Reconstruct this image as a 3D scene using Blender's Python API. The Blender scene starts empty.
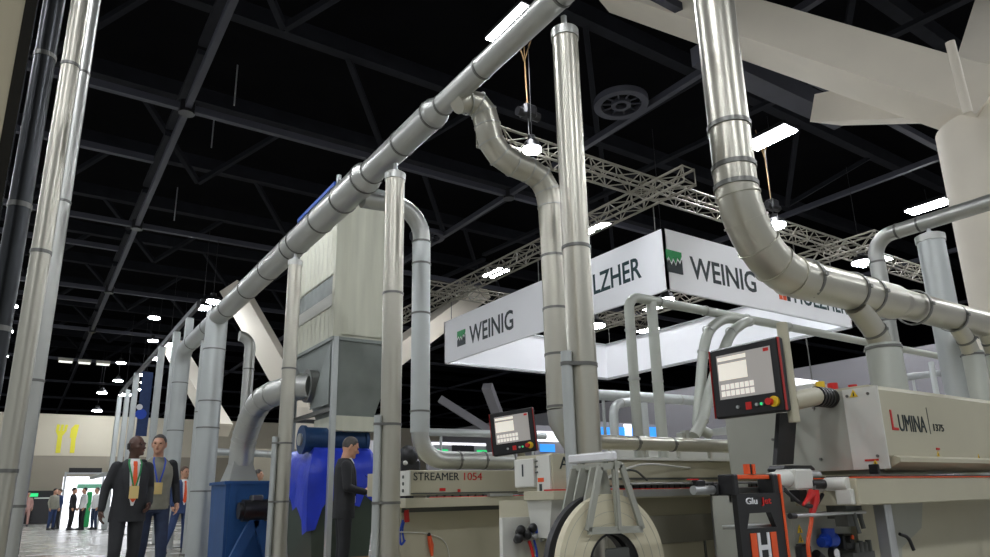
import bpy, math, random
import numpy as np
from mathutils import Vector, Matrix
from math import sin, cos, pi, radians, sqrt, atan2
random.seed(7)
SC = bpy.context.scene
COL = SC.collection

# ------------------------------------------------------------------ camera
FPX, PX, PY_, HC = 688.0, 495.0, 314.0, 1.0
YAW, PITCH, ROLL = radians(34.11), radians(14.84), radians(-1.2)
Fv = Vector((sin(YAW)*cos(PITCH), cos(YAW)*cos(PITCH), sin(PITCH)))
_r = Vector((cos(YAW), -sin(YAW), 0)); _u = _r.cross(Fv)
Rv = _r*cos(ROLL) + _u*sin(ROLL)
Uv = -_r*sin(ROLL) + _u*cos(ROLL)
CAM = Vector((0, 0, HC))
cd = bpy.data.cameras.new('camera'); cam = bpy.data.objects.new('camera', cd); COL.objects.link(cam)
M = Matrix((Rv, Uv, -Fv)).transposed().to_4x4(); M.translation = CAM
cam.matrix_world = M
cd.sensor_width = 36; cd.lens = FPX*36/990; cd.shift_y = (PY_-278.5)/990; cd.clip_end = 300; cd.clip_start = 0.05
SC.camera = cam

def ray(x, y):
    return Fv + Rv*((x-PX)/FPX) - Uv*((y-PY_)/FPX)
def at(x, y, X=None, Y=None, Z=None, D=None):
    """survey point: where the sight line through a photo point meets a plane of the hall"""
    v = ray(x, y)
    t = X/v.x if X is not None else Y/v.y if Y is not None else (Z-HC)/v.z if Z is not None else D
    return CAM + v*t

# ------------------------------------------------------------------ materials
def srgb(c):
    return tuple(((v/255)/12.92 if v/255 <= .04045 else ((v/255+.055)/1.055)**2.4) for v in c) + (1,)
MATS = {}
def mat(name, rgb, rough=.5, metal=0, var=0, scale=4, bump=0, bscale=60, spec=.5, stretch=None, rvar=0, emit=0, coat=0):
    m = bpy.data.materials.new(name); m.use_nodes = True
    nt = m.node_tree; N = nt.nodes; L = nt.links
    b = N['Principled BSDF']; c = srgb(rgb)
    b.inputs['Base Color'].default_value = c; b.inputs['Roughness'].default_value = rough
    b.inputs['Metallic'].default_value = metal; b.inputs['Specular IOR Level'].default_value = spec
    if coat: b.inputs['Coat Weight'].default_value = coat
    if emit:
        b.inputs['Emission Color'].default_value = c; b.inputs['Emission Strength'].default_value = emit
    if var or bump or rvar:
        tc = N.new('ShaderNodeTexCoord'); mp = N.new('ShaderNodeMapping')
        L.new(tc.outputs['Object'], mp.inputs[0])
        if stretch: mp.inputs['Scale'].default_value = stretch
        n = N.new('ShaderNodeTexNoise'); n.inputs['Scale'].default_value = scale; n.inputs['Detail'].default_value = 5
        L.new(mp.outputs[0], n.inputs['Vector'])
        if var:
            rp = N.new('ShaderNodeValToRGB')
            rp.color_ramp.elements[0].position = .3; rp.color_ramp.elements[1].position = .7
            rp.color_ramp.elements[0].color = tuple(max(0, v*(1-var)) for v in c[:3])+(1,)
            rp.color_ramp.elements[1].color = tuple(min(1, v*(1+var)) for v in c[:3])+(1,)
            L.new(n.outputs[0], rp.inputs[0]); L.new(rp.outputs[0], b.inputs['Base Color'])
        if rvar:
            mr = N.new('ShaderNodeMapRange'); mr.inputs[3].default_value = max(.02, rough-rvar); mr.inputs[4].default_value = rough+rvar
            L.new(n.outputs[0], mr.inputs[0]); L.new(mr.outputs[0], b.inputs['Roughness'])
        if bump:
            n2 = N.new('ShaderNodeTexNoise'); n2.inputs['Scale'].default_value = bscale; n2.inputs['Detail'].default_value = 3
            L.new(mp.outputs[0], n2.inputs['Vector'])
            bp = N.new('ShaderNodeBump'); bp.inputs['Strength'].default_value = bump; bp.inputs['Distance'].default_value = .02
            L.new(n2.outputs[0], bp.inputs['Height']); L.new(bp.outputs[0], b.inputs['Normal'])
    MATS[name] = m
    return m
mat('galv', (186, 187, 182), .36, .82, .03, 2)
mat('galv_warm', (192, 189, 176), .33, .84, .02, 1.5, stretch=(2, 2, .2))
mat('galv_white', (190, 194, 192), .40, .6, .03, 2)
mat('galv_dark', (120, 120, 116), .4, .8, .08, 6)
mat('gunmetal', (62, 64, 66), .3, .85, .1, 4)
mat('duct_paint', (184, 187, 178), .45, .35, .03, 3)
mat('sheet', (208, 208, 190), .45, .4, .08, 2.5, stretch=(3, 3, .3), rvar=.06)
mat('sheet_grey', (140, 146, 142), .45, .6, .12, 3, rvar=.08)
mat('machine', (180, 175, 152), .5, 0, .03, 3)
mat('machine_grey', (160, 161, 150), .5, .1, .04, 3)
mat('machine_light', (206, 206, 198), .5, 0, .02, 3)
mat('machine_dark', (86, 88, 84), .5, .2, .05, 5)
mat('alu', (190, 192, 192), .35, .8, .05, 5)
mat('black', (20, 20, 22), .4, 0, .1, 8)
mat('black_gloss', (14, 14, 16), .18, 0, 0)
mat('red', (196, 30, 26), .4); mat('orange', (226, 84, 30), .45); mat('yellow', (228, 190, 40), .45)
mat('blue_bin', (28, 74, 126), .5, .1, .1, 3); mat('blue_drum', (26, 60, 100), .45, .2, .1, 3)
mat('tarp', (40, 62, 190), .3, 0, .12, 3, .3, 12)
mat('blue', (26, 70, 180), .4); mat('green_bin', (58, 70, 58), .6, 0, .1, 3)
mat('blue_trim', (30, 84, 190), .4)
mat('ink', (28, 40, 42), .5); mat('ink_teal', (20, 54, 58), .5); mat('logo_green', (30, 150, 80), .5)
mat('white', (226, 226, 228), .55, 0, .02, 2); mat('white_fabric', (250, 250, 252), .85, 0, .01, 2)
mat('plaster', (222, 214, 198), .7, 0, .03, 1.5)
mat('wall_cream', (186, 178, 158), .8, 0, .03, .6); mat('wall_taupe', (140, 132, 116), .8, 0, .03, .6)
mat('wall_grey', (150, 148, 152), .8, 0, .03, .6)
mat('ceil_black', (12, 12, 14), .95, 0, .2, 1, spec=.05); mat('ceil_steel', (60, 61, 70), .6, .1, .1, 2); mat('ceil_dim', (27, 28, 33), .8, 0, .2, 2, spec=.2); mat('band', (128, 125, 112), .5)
mat('truss', (138, 134, 122), .5, .4, .06, 5)
mat('beige_panel', (170, 160, 130), .7, 0, .03, 2)
mat('coil', (210, 203, 176), .55, 0, .03, 6, stretch=(1, 1, 1)); mat('coil_dark', (50, 50, 52), .5)
mat('skin', (196, 148, 120), .5, 0, .05, 8); mat('skin_dark', (78, 50, 38), .45, 0, .08, 8)
mat('hair_dark', (30, 26, 24), .6, 0, .2, 30); mat('hair_grey', (70, 66, 62), .6, 0, .25, 30); mat('hair_brown', (74, 56, 42), .6, 0, .25, 30)
mat('suit_black', (26, 27, 30), .75, 0, .15, 12); mat('suit_char', (36, 37, 40), .75, 0, .15, 12); mat('suit_blue', (38, 58, 98), .7, 0, .1, 12)
mat('shirt', (222, 222, 220), .7); mat('jeans', (44, 56, 82), .8, 0, .15, 14); mat('fleece', (138, 136, 122), .85, 0, .08, 20)
mat('lan_green', (40, 140, 80), .6); mat('lan_blue', (50, 80, 190), .6); mat('badge', (222, 196, 130), .5); mat('eye', (20, 16, 14), .2); mat('lips', (120, 70, 60), .5)
mat('pink', (180, 140, 130), .8); mat('red_carpet', (190, 50, 36), .9, 0, .1, 20); mat('wood', (150, 120, 80), .6, 0, .15, 6)
mat('glow_lamp', (246, 249, 255), .5, emit=76); mat('glow_spot', (240, 246, 255), .5, emit=92)
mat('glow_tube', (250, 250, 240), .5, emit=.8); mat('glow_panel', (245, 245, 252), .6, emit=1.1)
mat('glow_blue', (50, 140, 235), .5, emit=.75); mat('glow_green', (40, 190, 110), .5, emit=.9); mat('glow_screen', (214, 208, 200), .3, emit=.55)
mat('screen_white', (226, 220, 208), .3, emit=.45); mat('screen_grey', (150, 146, 142), .3, emit=.38); mat('trim_red', (160, 30, 24), .4)
mat('yellow_paint', (206, 196, 50), .7); mat('door_dark', (22, 20, 22), .6); mat('sign_pale_green', (110, 170, 140), .7)
# floor: worn polished concrete with slab joints
def floor_mat():
    m = bpy.data.materials.new('concrete'); m.use_nodes = True; nt = m.node_tree; N = nt.nodes; L = nt.links; b = N['Principled BSDF']
    tc = N.new('ShaderNodeTexCoord'); n = N.new('ShaderNodeTexNoise'); n.inputs['Scale'].default_value = .7; n.inputs['Detail'].default_value = 8
    L.new(tc.outputs['Object'], n.inputs['Vector'])
    rp = N.new('ShaderNodeValToRGB'); rp.color_ramp.elements[0].position = .35; rp.color_ramp.elements[1].position = .65
    rp.color_ramp.elements[0].color = srgb((156, 154, 146)); rp.color_ramp.elements[1].color = srgb((170, 168, 160))
    L.new(n.outputs[0], rp.inputs[0])
    br = N.new('ShaderNodeTexBrick'); br.offset = 0; br.inputs['Scale'].default_value = 1; br.inputs['Brick Width'].default_value = 3; br.inputs['Row Height'].default_value = 3
    br.inputs['Mortar Size'].default_value = .012; br.inputs['Color1'].default_value = br.inputs['Color2'].default_value = (1, 1, 1, 1); br.inputs['Mortar'].default_value = (.55, .55, .55, 1)
    L.new(tc.outputs['Object'], br.inputs['Vector'])
    mx = N.new('ShaderNodeMix'); mx.data_type = 'RGBA'; mx.blend_type = 'MULTIPLY'; mx.inputs[0].default_value = 1
    L.new(rp.outputs[0], mx.inputs[6]); L.new(br.outputs['Color'], mx.inputs[7]); L.new(mx.outputs[2], b.inputs['Base Color'])
    mr = N.new('ShaderNodeMapRange'); mr.inputs[3].default_value = .16; mr.inputs[4].default_value = .36
    L.new(n.outputs[0], mr.inputs[0]); L.new(mr.outputs[0], b.inputs['Roughness'])
    MATS['concrete'] = m
floor_mat()

# ------------------------------------------------------------------ mesh builder
def frame_of(t):
    t = Vector(t).normalized(); a = Vector((0, 0, 1)) if abs(t.z) < .9 else Vector((1, 0, 0))
    u = t.cross(a).normalized(); return u, t.cross(u).normalized()
class MB:
    def __init__(s): s.v = []; s.f = []; s.m = []; s.cur = 0
    def add(s, vs, fs):
        k = len(s.v); s.v += [tuple(v) for v in vs]; s.f += [tuple(i+k for i in f) for f in fs]; s.m += [s.cur]*len(fs); return s
    def box(s, a, b, bev=0):
        x0, y0, z0 = [min(p, q) for p, q in zip(a, b)]; x1, y1, z1 = [max(p, q) for p, q in zip(a, b)]
        if bev:
            e = min(bev, (x1-x0)/2.1, (y1-y0)/2.1, (z1-z0)/2.1); vs = []
            for (x, sx) in ((x0, 1), (x1, -1)):
                for (y, sy) in ((y0, 1), (y1, -1)):
                    for (z, sz) in ((z0, 1), (z1, -1)):
                        vs += [(x, y+sy*e, z+sz*e), (x+sx*e, y, z+sz*e), (x+sx*e, y+sy*e, z)]
            c = lambda i, j, k, q: (i*4+j*2+k)*3+q
            F = []
            for i in (0, 1): F += [(c(i,0,0,0), c(i,1,0,0), c(i,1,1,0), c(i,0,1,0)), (c(0,i,0,1), c(1,i,0,1), c(1,i,1,1), c(0,i,1,1)), (c(0,0,i,2), c(1,0,i,2), c(1,1,i,2), c(0,1,i,2))]
            for i in (0, 1):
                for j in (0, 1):
                    F += [(c(i,j,0,0), c(i,j,1,0), c(i,j,1,1), c(i,j,0,1)), (c(i,0,j,0), c(i,1,j,0), c(i,1,j,2), c(i,0,j,2)), (c(0,i,j,1), c(1,i,j,1), c(1,i,j,2), c(0,i,j,2))]
                    for k in (0, 1): F.append((c(i,j,k,0), c(i,j,k,1), c(i,j,k,2)))
            return s.add(vs, F)
        return s.add([(x0,y0,z0),(x1,y0,z0),(x1,y1,z0),(x0,y1,z0),(x0,y0,z1),(x1,y0,z1),(x1,y1,z1),(x0,y1,z1)],
                     [(0,3,2,1),(4,5,6,7),(0,1,5,4),(1,2,6,5),(2,3,7,6),(3,0,4,7)])
    def hexa(s, p):
        return s.add(p, [(0,3,2,1),(4,5,6,7),(0,1,5,4),(1,2,6,5),(2,3,7,6),(3,0,4,7)])
    def prism(s, poly, off):
        n = len(poly); off = Vector(off); P = [Vector(p) for p in poly]
        return s.add(P+[p+off for p in P], [tuple(range(n-1, -1, -1)), tuple(range(n, 2*n))]+[(i, (i+1) % n, (i+1) % n+n, i+n) for i in range(n)])
    def bar(s, a, b, w, h=None, up=None):
        a, b = Vector(a), Vector(b); h = h or w; t = (b-a).normalized()
        if up is not None:
            v = Vector(up); u = t.cross(v).normalized(); v = u.cross(t).normalized()
        else: u, v = frame_of(t)
        c = [(-1,-1),(1,-1),(1,1),(-1,1)]
        return s.hexa([a+u*(w/2*i)+v*(h/2*j) for i, j in c]+[b+u*(w/2*i)+v*(h/2*j) for i, j in c])
    def cyl(s, a, b, r0, r1=None, n=20, caps=True):
        a, b = Vector(a), Vector(b); r1 = r0 if r1 is None else r1; u, v = frame_of(b-a); vs = []
        for p, r in ((a, r0), (b, r1)):
            vs += [p+(u*cos(2*pi*i/n)+v*sin(2*pi*i/n))*r for i in range(n)]
        fs = [(i, (i+1) % n, (i+1) % n+n, i+n) for i in range(n)]
        if caps: fs += [tuple(range(n-1, -1, -1)), tuple(range(n, 2*n))]
        return s.add(vs, fs)
    def pipe(s, a, b, ro, ri, n=24):            # hollow tube
        a, b = Vector(a), Vector(b); u, v = frame_of(b-a); vs = []
        for p, r in ((a, ro), (b, ro), (b, ri), (a, ri)):
            vs += [p+(u*cos(2*pi*i/n)+v*sin(2*pi*i/n))*r for i in range(n)]
        return s.add(vs, [(k*n+i, k*n+(i+1) % n, ((k+1) % 4)*n+(i+1) % n, ((k+1) % 4)*n+i) for k in range(4) for i in range(n)])
    def tube(s, pts, r, n=16, caps=True):
        P = [Vector(p) for p in pts]; R = r if isinstance(r, (list, tuple)) else [r]*len(P); u = None; vs = []
        for i, p in enumerate(P):
            t = (P[min(i+1, len(P)-1)]-P[max(i-1, 0)]).normalized()
            if u is None: u, _ = frame_of(t)
            u = (u-t*u.dot(t)).normalized(); v = t.cross(u)
            vs += [p+(u*cos(2*pi*k/n)+v*sin(2*pi*k/n))*R[i] for k in range(n)]
        fs = [(i*n+k, i*n+(k+1) % n, (i+1)*n+(k+1) % n, (i+1)*n+k) for i in range(len(P)-1) for k in range(n)]
        if caps: fs += [tuple(range(n-1, -1, -1)), tuple((len(P)-1)*n+k for k in range(n))]
        return s.add(vs, fs)
    def ball(s, c, r, n=12, q=8):
        c = Vector(c); rr = r if isinstance(r, (tuple, list)) else (r, r, r); vs = [c+Vector((0, 0, -rr[2]))]
        for j in range(1, q):
            a = -pi/2+pi*j/q
            vs += [c+Vector((cos(a)*cos(2*pi*i/n)*rr[0], cos(a)*sin(2*pi*i/n)*rr[1], sin(a)*rr[2])) for i in range(n)]
        vs.append(c+Vector((0, 0, rr[2]))); fs = []
        for i in range(n):
            fs.append((0, 1+(i+1) % n, 1+i)); fs.append((len(vs)-1, 1+(q-2)*n+i, 1+(q-2)*n+(i+1) % n))
            for j in range(q-2): fs.append((1+j*n+i, 1+j*n+(i+1) % n, 1+(j+1)*n+(i+1) % n, 1+(j+1)*n+i))
        return s.add(vs, fs)
    def ellloft(s, rings, n=20):                # rings: (x, y, z, a, b) horizontal ellipses
        vs = []
        for (x, y, z, a, b) in rings: vs += [(x+a*cos(2*pi*i/n), y+b*sin(2*pi*i/n), z) for i in range(n)]
        k = len(rings)
        return s.add(vs, [(j*n+i, j*n+(i+1) % n, (j+1)*n+(i+1) % n, (j+1)*n+i) for j in range(k-1) for i in range(n)]+[tuple(range(n-1, -1, -1)), tuple((k-1)*n+i for i in range(n))])
    def cap(s, a, b, r0, r1): s.cyl(a, b, r0, r1, 14); s.ball(a, r0); return s.ball(b, r1)
    def build(s, name, m, parent=None, smooth=35, mats=None):
        me = bpy.data.meshes.new(name); me.from_pydata(s.v, [], s.f); me.validate()
        for k in (mats or [m]): me.materials.append(MATS[k])
        if mats: me.polygons.foreach_set('material_index', s.m)
        if smooth:
            me.polygons.foreach_set('use_smooth', [True]*len(me.polygons)); me.set_sharp_from_angle(angle=radians(smooth))
        return link(me, name, parent)
def link(me, name, parent=None):
    o = bpy.data.objects.new(name, me); COL.objects.link(o)
    if parent is not None:
        o.parent = parent; o.matrix_parent_inverse = wm(parent).inverted()
    return o
def wm(o):
    m = o.matrix_basis.copy()
    return (wm(o.parent) @ o.matrix_parent_inverse @ m) if o.parent else m
def tag(o, label=None, cat=None, group=None, kind=None):
    for k, v in (('label', label), ('category', cat), ('group', group), ('kind', kind)):
        if v: o[k] = v
    return o
def thing(name, label, cat, loc=(0, 0, 0), rz=0, group=None):
    o = bpy.data.objects.new(name, None); COL.objects.link(o); o.location = loc; o.rotation_euler = (0, 0, rz); o.empty_display_size = .1
    return tag(o, label, cat, group)
def struct(name, mb, m, smooth=0, parent=None):
    o = mb.build(name, m, parent, smooth)
    if parent is None: o['kind'] = 'structure'
    return o
def copy_thing(o, loc, rz=None, label=None):
    c = o.copy(); COL.objects.link(c); c.location = loc
    if rz is not None: c.rotation_euler = (0, 0, rz)
    if label: c['label'] = label
    for ch in o.children:
        d = ch.copy(); COL.objects.link(d); d.parent = c
        for g in ch.children:
            e = g.copy(); COL.objects.link(e); e.parent = d
    return c
def arc(c, u, v, r, a0, a1, n=8):
    c, u, v = Vector(c), Vector(u), Vector(v)
    return [c+u*(r*cos(a0+(a1-a0)*i/n))+v*(r*sin(a0+(a1-a0)*i/n)) for i in range(n+1)]
def smoothpath(pts, rad, n=6):
    """polyline with rounded corners"""
    P = [Vector(p) for p in pts]; out = [P[0]]
    for i in range(1, len(P)-1):
        a, b, c = P[i-1], P[i], P[i+1]; d0 = (a-b); d1 = (c-b); k = min(rad, d0.length*.49, d1.length*.49)
        p0 = b+d0.normalized()*k; p1 = b+d1.normalized()*k
        for j in range(n+1):
            t = j/n; out.append(p0*(1-t)**2+b*2*t*(1-t)+p1*t*t)
    return out+[P[-1]]
def ring(parent, p, axis, r, m='galv_dark', w=.022, name='clamp_ring', lug=True):
    p = Vector(p); ax = Vector(axis).normalized(); mb = MB(); mb.pipe(p-ax*w/2, p+ax*w/2, r*1.045+.002, r*.98)
    if lug:
        u, v = frame_of(ax); d = u if abs(u.z) < .5 else v
        mb.bar(p+d*(r*1.02), p+d*(r*1.17), w*1.3, w*.9)
    return mb.build(name, m, parent)
def text(body, origin, xdir, up, width, height, m, parent, name='lettering', depth=.004, bold=0):
    cu = bpy.data.curves.new('lettering_curve', 'FONT'); cu.body = body; cu.size = 1; cu.extrude = .0; cu.offset = bold; cu.resolution_u = 3
    t = bpy.data.objects.new('lettering_curve', cu); COL.objects.link(t)
    dg = bpy.context.evaluated_depsgraph_get(); dg.update()
    me = bpy.data.meshes.new_from_object(t.evaluated_get(dg)); bpy.data.objects.remove(t)
    xs = [v.co.x for v in me.vertices]; ys = [v.co.y for v in me.vertices]
    x0, x1, y1 = min(xs), max(xs), max(ys); y0 = min(ys) if min(ys) > -.1 else 0
    X = Vector(xdir).normalized(); Zu = Vector(up).normalized(); Nn = X.cross(Zu); O = Vector(origin)
    V = [O+X*((v.co.x-x0)/(x1-x0)*width)+Zu*((v.co.y-y0)/(y1-y0)*height)+Nn*depth for v in me.vertices]
    n = len(V); F = [tuple(p.vertices) for p in me.polygons]
    # give the letters a real thickness
    ed = {}
    for f in F:
        for i in range(len(f)):
            k = (f[i], f[(i+1) % len(f)]); ed[k] = ed.get(k, 0)+1
    rim = [(a, b) for (a, b) in ed if (b, a) not in ed]
    mb = MB(); mb.add(V+[v-Nn*(depth*.98) for v in V], F+[(b, a, a+n, b+n) for a, b in rim])
    bpy.data.meshes.remove(me)
    return mb.build(name, m, parent, 0)
def quad(mb, o, x, z, x0, x1, z0, z1, nrm, d):
    """thin raised patch on a panel; o origin, x/z in-plane unit vectors"""
    o, x, z, nrm = Vector(o), Vector(x), Vector(z), Vector(nrm)
    mb.prism([o+x*x0+z*z0, o+x*x1+z*z0, o+x*x1+z*z1, o+x*x0+z*z1], nrm*d); return mb

# ================================================================== SETTING
struct('floor', MB().box((-14, -10, -.3), (52, 92, 0)), 'concrete')
struct('ceiling', MB().box((-14, -10, 13), (52, 92, 13.2)), 'ceil_black')
w = MB(); w.box((-14, 49, 0), (29, 49.4, 3.85)); struct('wall_far', w, 'wall_taupe')
w = MB(); w.box((-14, 48.98, 3.85), (29, 49.4, 6.3)); struct('trim_1', w, 'wall_cream')
w = MB(); w.box((-14, 91, 0), (52, 91.4, 13)); struct('wall_back', w, 'ceil_black')
w = MB(); w.box((27.6, -10, 0), (28, 50, 6.15)); struct('wall_right', w, 'wall_grey')
w = MB(); w.box((51.6, -10, 0), (52, 92, 13)); struct('wall_side', w, 'ceil_black')
# doorway in the far wall
a, b = at(20, 491, Y=48.9), at(61, 491, Y=48.9)
d = struct('door_1', MB().box((a.x, 48.8, .02), (b.x, 48.97, a.z)), 'door_dark')
e = at(34, 500, Y=48.8)
MB().box((e.x, 48.72, .02), (b.x, 48.8, a.z-.45)).build('door_leaf', 'black', d)
MB().box((e.x, 48.7, a.z-.45), (b.x, 48.8, a.z-.38)).build('door_head', 'machine_light', d)
# fork and knife painted on the wall
fk = thing('fork_sign', 'tall yellow fork symbol high on the cream wall', 'wall sign', (1.6, 48.97, 3.9))
a, b, c = at(57.5, 453, Y=48.96), at(60, 436, Y=48.96), at(61.5, 424.5, Y=48.96)
m_ = MB(); m_.prism([(a.x-.11, 48.97, a.z), (a.x+.13, 48.97, a.z), (b.x+.12, 48.97, b.z), (b.x-.12, 48.97, b.z)], (0, -.02, 0)); m_.build('handle', 'yellow_paint', fk)
m_ = MB(); zc = b.z
m_.prism([(b.x-.12, 48.97, zc), (b.x+.12, 48.97, zc), (b.x+.3, 48.97, zc+.3), (b.x-.26, 48.97, zc+.3)], (0, -.02, 0))
for k in (-1, 0, 1): m_.prism([(b.x+.02+k*.2-.07, 48.97, zc+.28), (b.x+.02+k*.2+.08, 48.97, zc+.28), (b.x+.05+k*.21+.08, 48.97, c.z), (b.x+.05+k*.21-.06, 48.97, c.z)], (0, -.02, 0))
m_.build('tines', 'yellow_paint', fk)
kn = thing('knife_sign', 'tall yellow knife symbol high on the cream wall', 'wall sign', (2.4, 48.97, 3.9))
a, b, c = at(72, 453, Y=48.96), at(73.5, 438, Y=48.96), at(75.5, 424.5, Y=48.96)
m_ = MB(); m_.prism([(a.x-.12, 48.97, a.z), (a.x+.12, 48.97, a.z), (b.x+.12, 48.97, b.z), (b.x-.12, 48.97, b.z)], (0, -.02, 0)); m_.build('handle', 'yellow_paint', kn)
m_ = MB(); m_.prism([(b.x-.2, 48.97, b.z), (b.x+.14, 48.97, b.z), (c.x+.2, 48.97, c.z), (c.x-.02, 48.97, c.z), (c.x-.2, 48.97, c.z-.25)], (0, -.02, 0)); m_.build('blade', 'yellow_paint', kn)

# ceiling grid: bright lower chords at 10 m with node plates, dim upper steel
for k, y in enumerate((7.3, 15.95, 24.4, 33, 41.4, 50.8, 60.5, 70, 79)):
    b_ = MB().bar((-14, y, 10), (51, y, 10), .15, .17)
    struct('ceiling_beam', b_, 'ceil_steel')
for x in (-6.6, 2.15, 11.4, 20.4, 29.4, 38.4):
    struct('ceiling_beam', MB().bar((x, -9, 10), (x, 90, 10), .14, .16), 'ceil_steel')
nd = MB()
for x in (2.15, 11.4, 20.4):
    for y in (7.3, 15.95, 24.4, 33, 41.4): nd.cyl((x, y, 9.85), (x, y, 10.15), .18, n=12)
struct('ceiling_beam_nodes', nd, 'black')
for y in (11.6, 20.2, 28.7, 37.2):
    struct('ceiling_beam_minor', MB().bar((-12, y, 10.5), (2.0, y, 10.5), .16, .18), 'ceil_steel')
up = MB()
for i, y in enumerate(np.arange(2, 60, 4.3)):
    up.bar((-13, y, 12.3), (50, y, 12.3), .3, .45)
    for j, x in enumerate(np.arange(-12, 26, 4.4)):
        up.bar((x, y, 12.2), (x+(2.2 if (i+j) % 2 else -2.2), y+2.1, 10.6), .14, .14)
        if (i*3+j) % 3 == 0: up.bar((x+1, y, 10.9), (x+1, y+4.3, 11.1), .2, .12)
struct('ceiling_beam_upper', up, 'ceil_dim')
rd = MB()
for (p, L_) in (((236, 84), .55), ((213, 130), .5), ((176, 203), .6), ((290, 250), .4)):
    q = at(*p, Z=10.2); rd.cyl(q+Vector((0, 0, -L_)), q+Vector((0, 0, L_*.9)), .016, n=8)
struct('ceiling_hanger_rods', rd, 'alu')
# round air vents
def vent(p, r, label):
    c = at(*p, Z=9.95); t = thing('air_vent', label, 'ceiling vent', c, group='round ceiling vents')
    mb = MB(); mb.pipe(c+Vector((0, 0, -.05)), c+Vector((0, 0, .1)), r, r*.74, 32); mb.build('outer_ring', 'ceil_steel', t)
    mb = MB(); mb.pipe(c+Vector((0, 0, -.06)), c+Vector((0, 0, .05)), r*.36, r*.22, 24)
    for i in range(10):
        a_ = 2*pi*i/10; mb.bar(c+Vector((cos(a_)*r*.34, sin(a_)*r*.34, 0)), c+Vector((cos(a_)*r*.76, sin(a_)*r*.76, 0)), .03, .03)
    mb.build('diffuser', 'ceil_steel', t)
vent((621, 104), .64, 'round black ceiling vent above the front lighting truss')
vent((427, 237), .62, 'round dim ceiling vent beside the bent branch duct by the filter')

# ---- white tree columns
P0 = Vector((11.7, 3.5, 0))
struct('column', MB().cyl(P0, P0+Vector((0, 0, 6.35)), .82, .80, 48), 'plaster', 30)
def strut_box(name, a, b, w0, h0, w1, h1, m='plaster', up=(0, 0, 1)):
    a, b = Vector(a), Vector(b); t = (b-a).normalized(); u = t.cross(Vector(up)).normalized(); v = u.cross(t).normalized(); c = [(-1,-1),(1,-1),(1,1),(-1,1)]
    mb = MB(); mb.hexa([a+u*(w0/2*i)+v*(h0/2*j) for i, j in c]+[b+u*(w1/2*i)+v*(h1/2*j) for i, j in c]); return struct(name, mb, m)
def strut_beam(p, q, n, v, w_, h_, name='column_strut', m='plaster'):
    """box beam given by its near lower edge p-q, the level vector n across its underside and the vector v up its near side"""
    p, q, n, v = Vector(p), Vector(q), Vector(n)*w_, Vector(v)*h_
    return struct(name, MB().hexa([p, p+n, p+n+v, p+v, q, q+n, q+n+v, q+v]), m)
tS = Vector((-.263, .702, .661))
RS = Vector((10.679, 3.756, 6.486))
strut_beam(RS-tS*.45, RS+tS*7.6, (.937, .35, 0), (.232, -.62, .75), 1.1, .7)
strut_box('column_strut', (11.7, 3.5, 6.9), at(828, 110, Y=6.6), .9, .8, .75, .55)
pe, qe = at(972, 112, D=10.25), at(1006, -14, D=12.6); ve = at(954, 66, D=10.9)-pe; ne = Vector((.62, -.78, 0))*1.15
struct('column_strut', MB().hexa([pe, pe+ne, pe+ne+ve, pe+ve, qe, qe+ne, qe+ne+ve, qe+ve]), 'plaster')
struct('ceiling_beam', MB().bar(at(700, 52, Z=9.3), at(842, 118, Z=9.3), .45, .4), 'ceil_steel')
a_, b_ = at(968, 113, D=9.35), at(950, 42, D=9.5); struct('column_tube', MB().cyl(a_, b_, .06, n=14), 'plaster', 40)
# distant tree columns behind the filter and the ring sign
def tree(x, y, arms, r=.8, h=4.6):
    struct('column', MB().cyl((x, y, 0), (x, y, h+.3), r, n=28), 'plaster', 30)
    for (q, wd) in arms: strut_box('column_strut', (x, y, h), q, wd, wd*.9, wd, wd*.9)
tree(7.6, 22.4, [((16.8, 26, 10.3), .85), (at(234, 289, Y=24.3), .8)], .7, 3.6)
bq = at(508, 442, Y=31)
for p_, y_, w_ in (((440, 399), 33, .5), ((487, 386), 29, .5)): struct('column_strut', MB().bar(bq, at(*p_, Y=y_), w_, w_*.8), 'wall_grey')
struct('column', MB().cyl((bq.x, bq.y, 0), bq+Vector((0, 0, .3)), .5, n=24), 'wall_grey', 30)
strut_box('ceiling_strut', at(172, 345, Y=30), at(222, 430, Y=25), .62, .5, .62, .5)

# ================================================================== LIGHTS
def lens_light(name, label, cat, c, size, ang=0, group=None, drop=1.0, glow='glow_lamp', rnd=False):
    c = Vector(c); t = thing(name, label, cat, c, group=group)
    w_, l_ = size
    hs = MB(); ls = MB(); rz = Matrix.Rotation(ang, 3, 'Z')
    if rnd:
        hs.cyl(c+Vector((0, 0, .02)), c+Vector((0, 0, .16)), w_*.56, w_*.4, 20); hs.cyl(c+Vector((0, 0, .16)), c+Vector((0, 0, .30)), w_*.2, n=12)
        ls.cyl(c+Vector((0, 0, -.02)), c+Vector((0, 0, .02)), w_*.5, n=20)
    else:
        k = len(hs.v); hs.box((-w_*.53, -l_*.53, .02), (w_*.53, l_*.53, .12), .02); hs.box((-w_*.2, -l_*.3, .12), (w_*.2, l_*.3, .2))
        hs.v = [tuple(c+rz @ Vector(v)) for v in hs.v]
        ls.box((-w_*.5, -l_*.5, -.02), (w_*.5, l_*.5, .02), .015); ls.v = [tuple(c+rz @ Vector(v)) for v in ls.v]
    hs.build('housing', 'black', t, 30); ls.build('lens', glow, t, 30)
    if drop:
        cb = MB(); cb.cyl(c+Vector((0, 0, .15)), c+Vector((0, 0, drop)), .008, n=6); cb.build('suspension_cable', 'black', t)
    return t
BG = 'oblong high bay ceiling lights'
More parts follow.
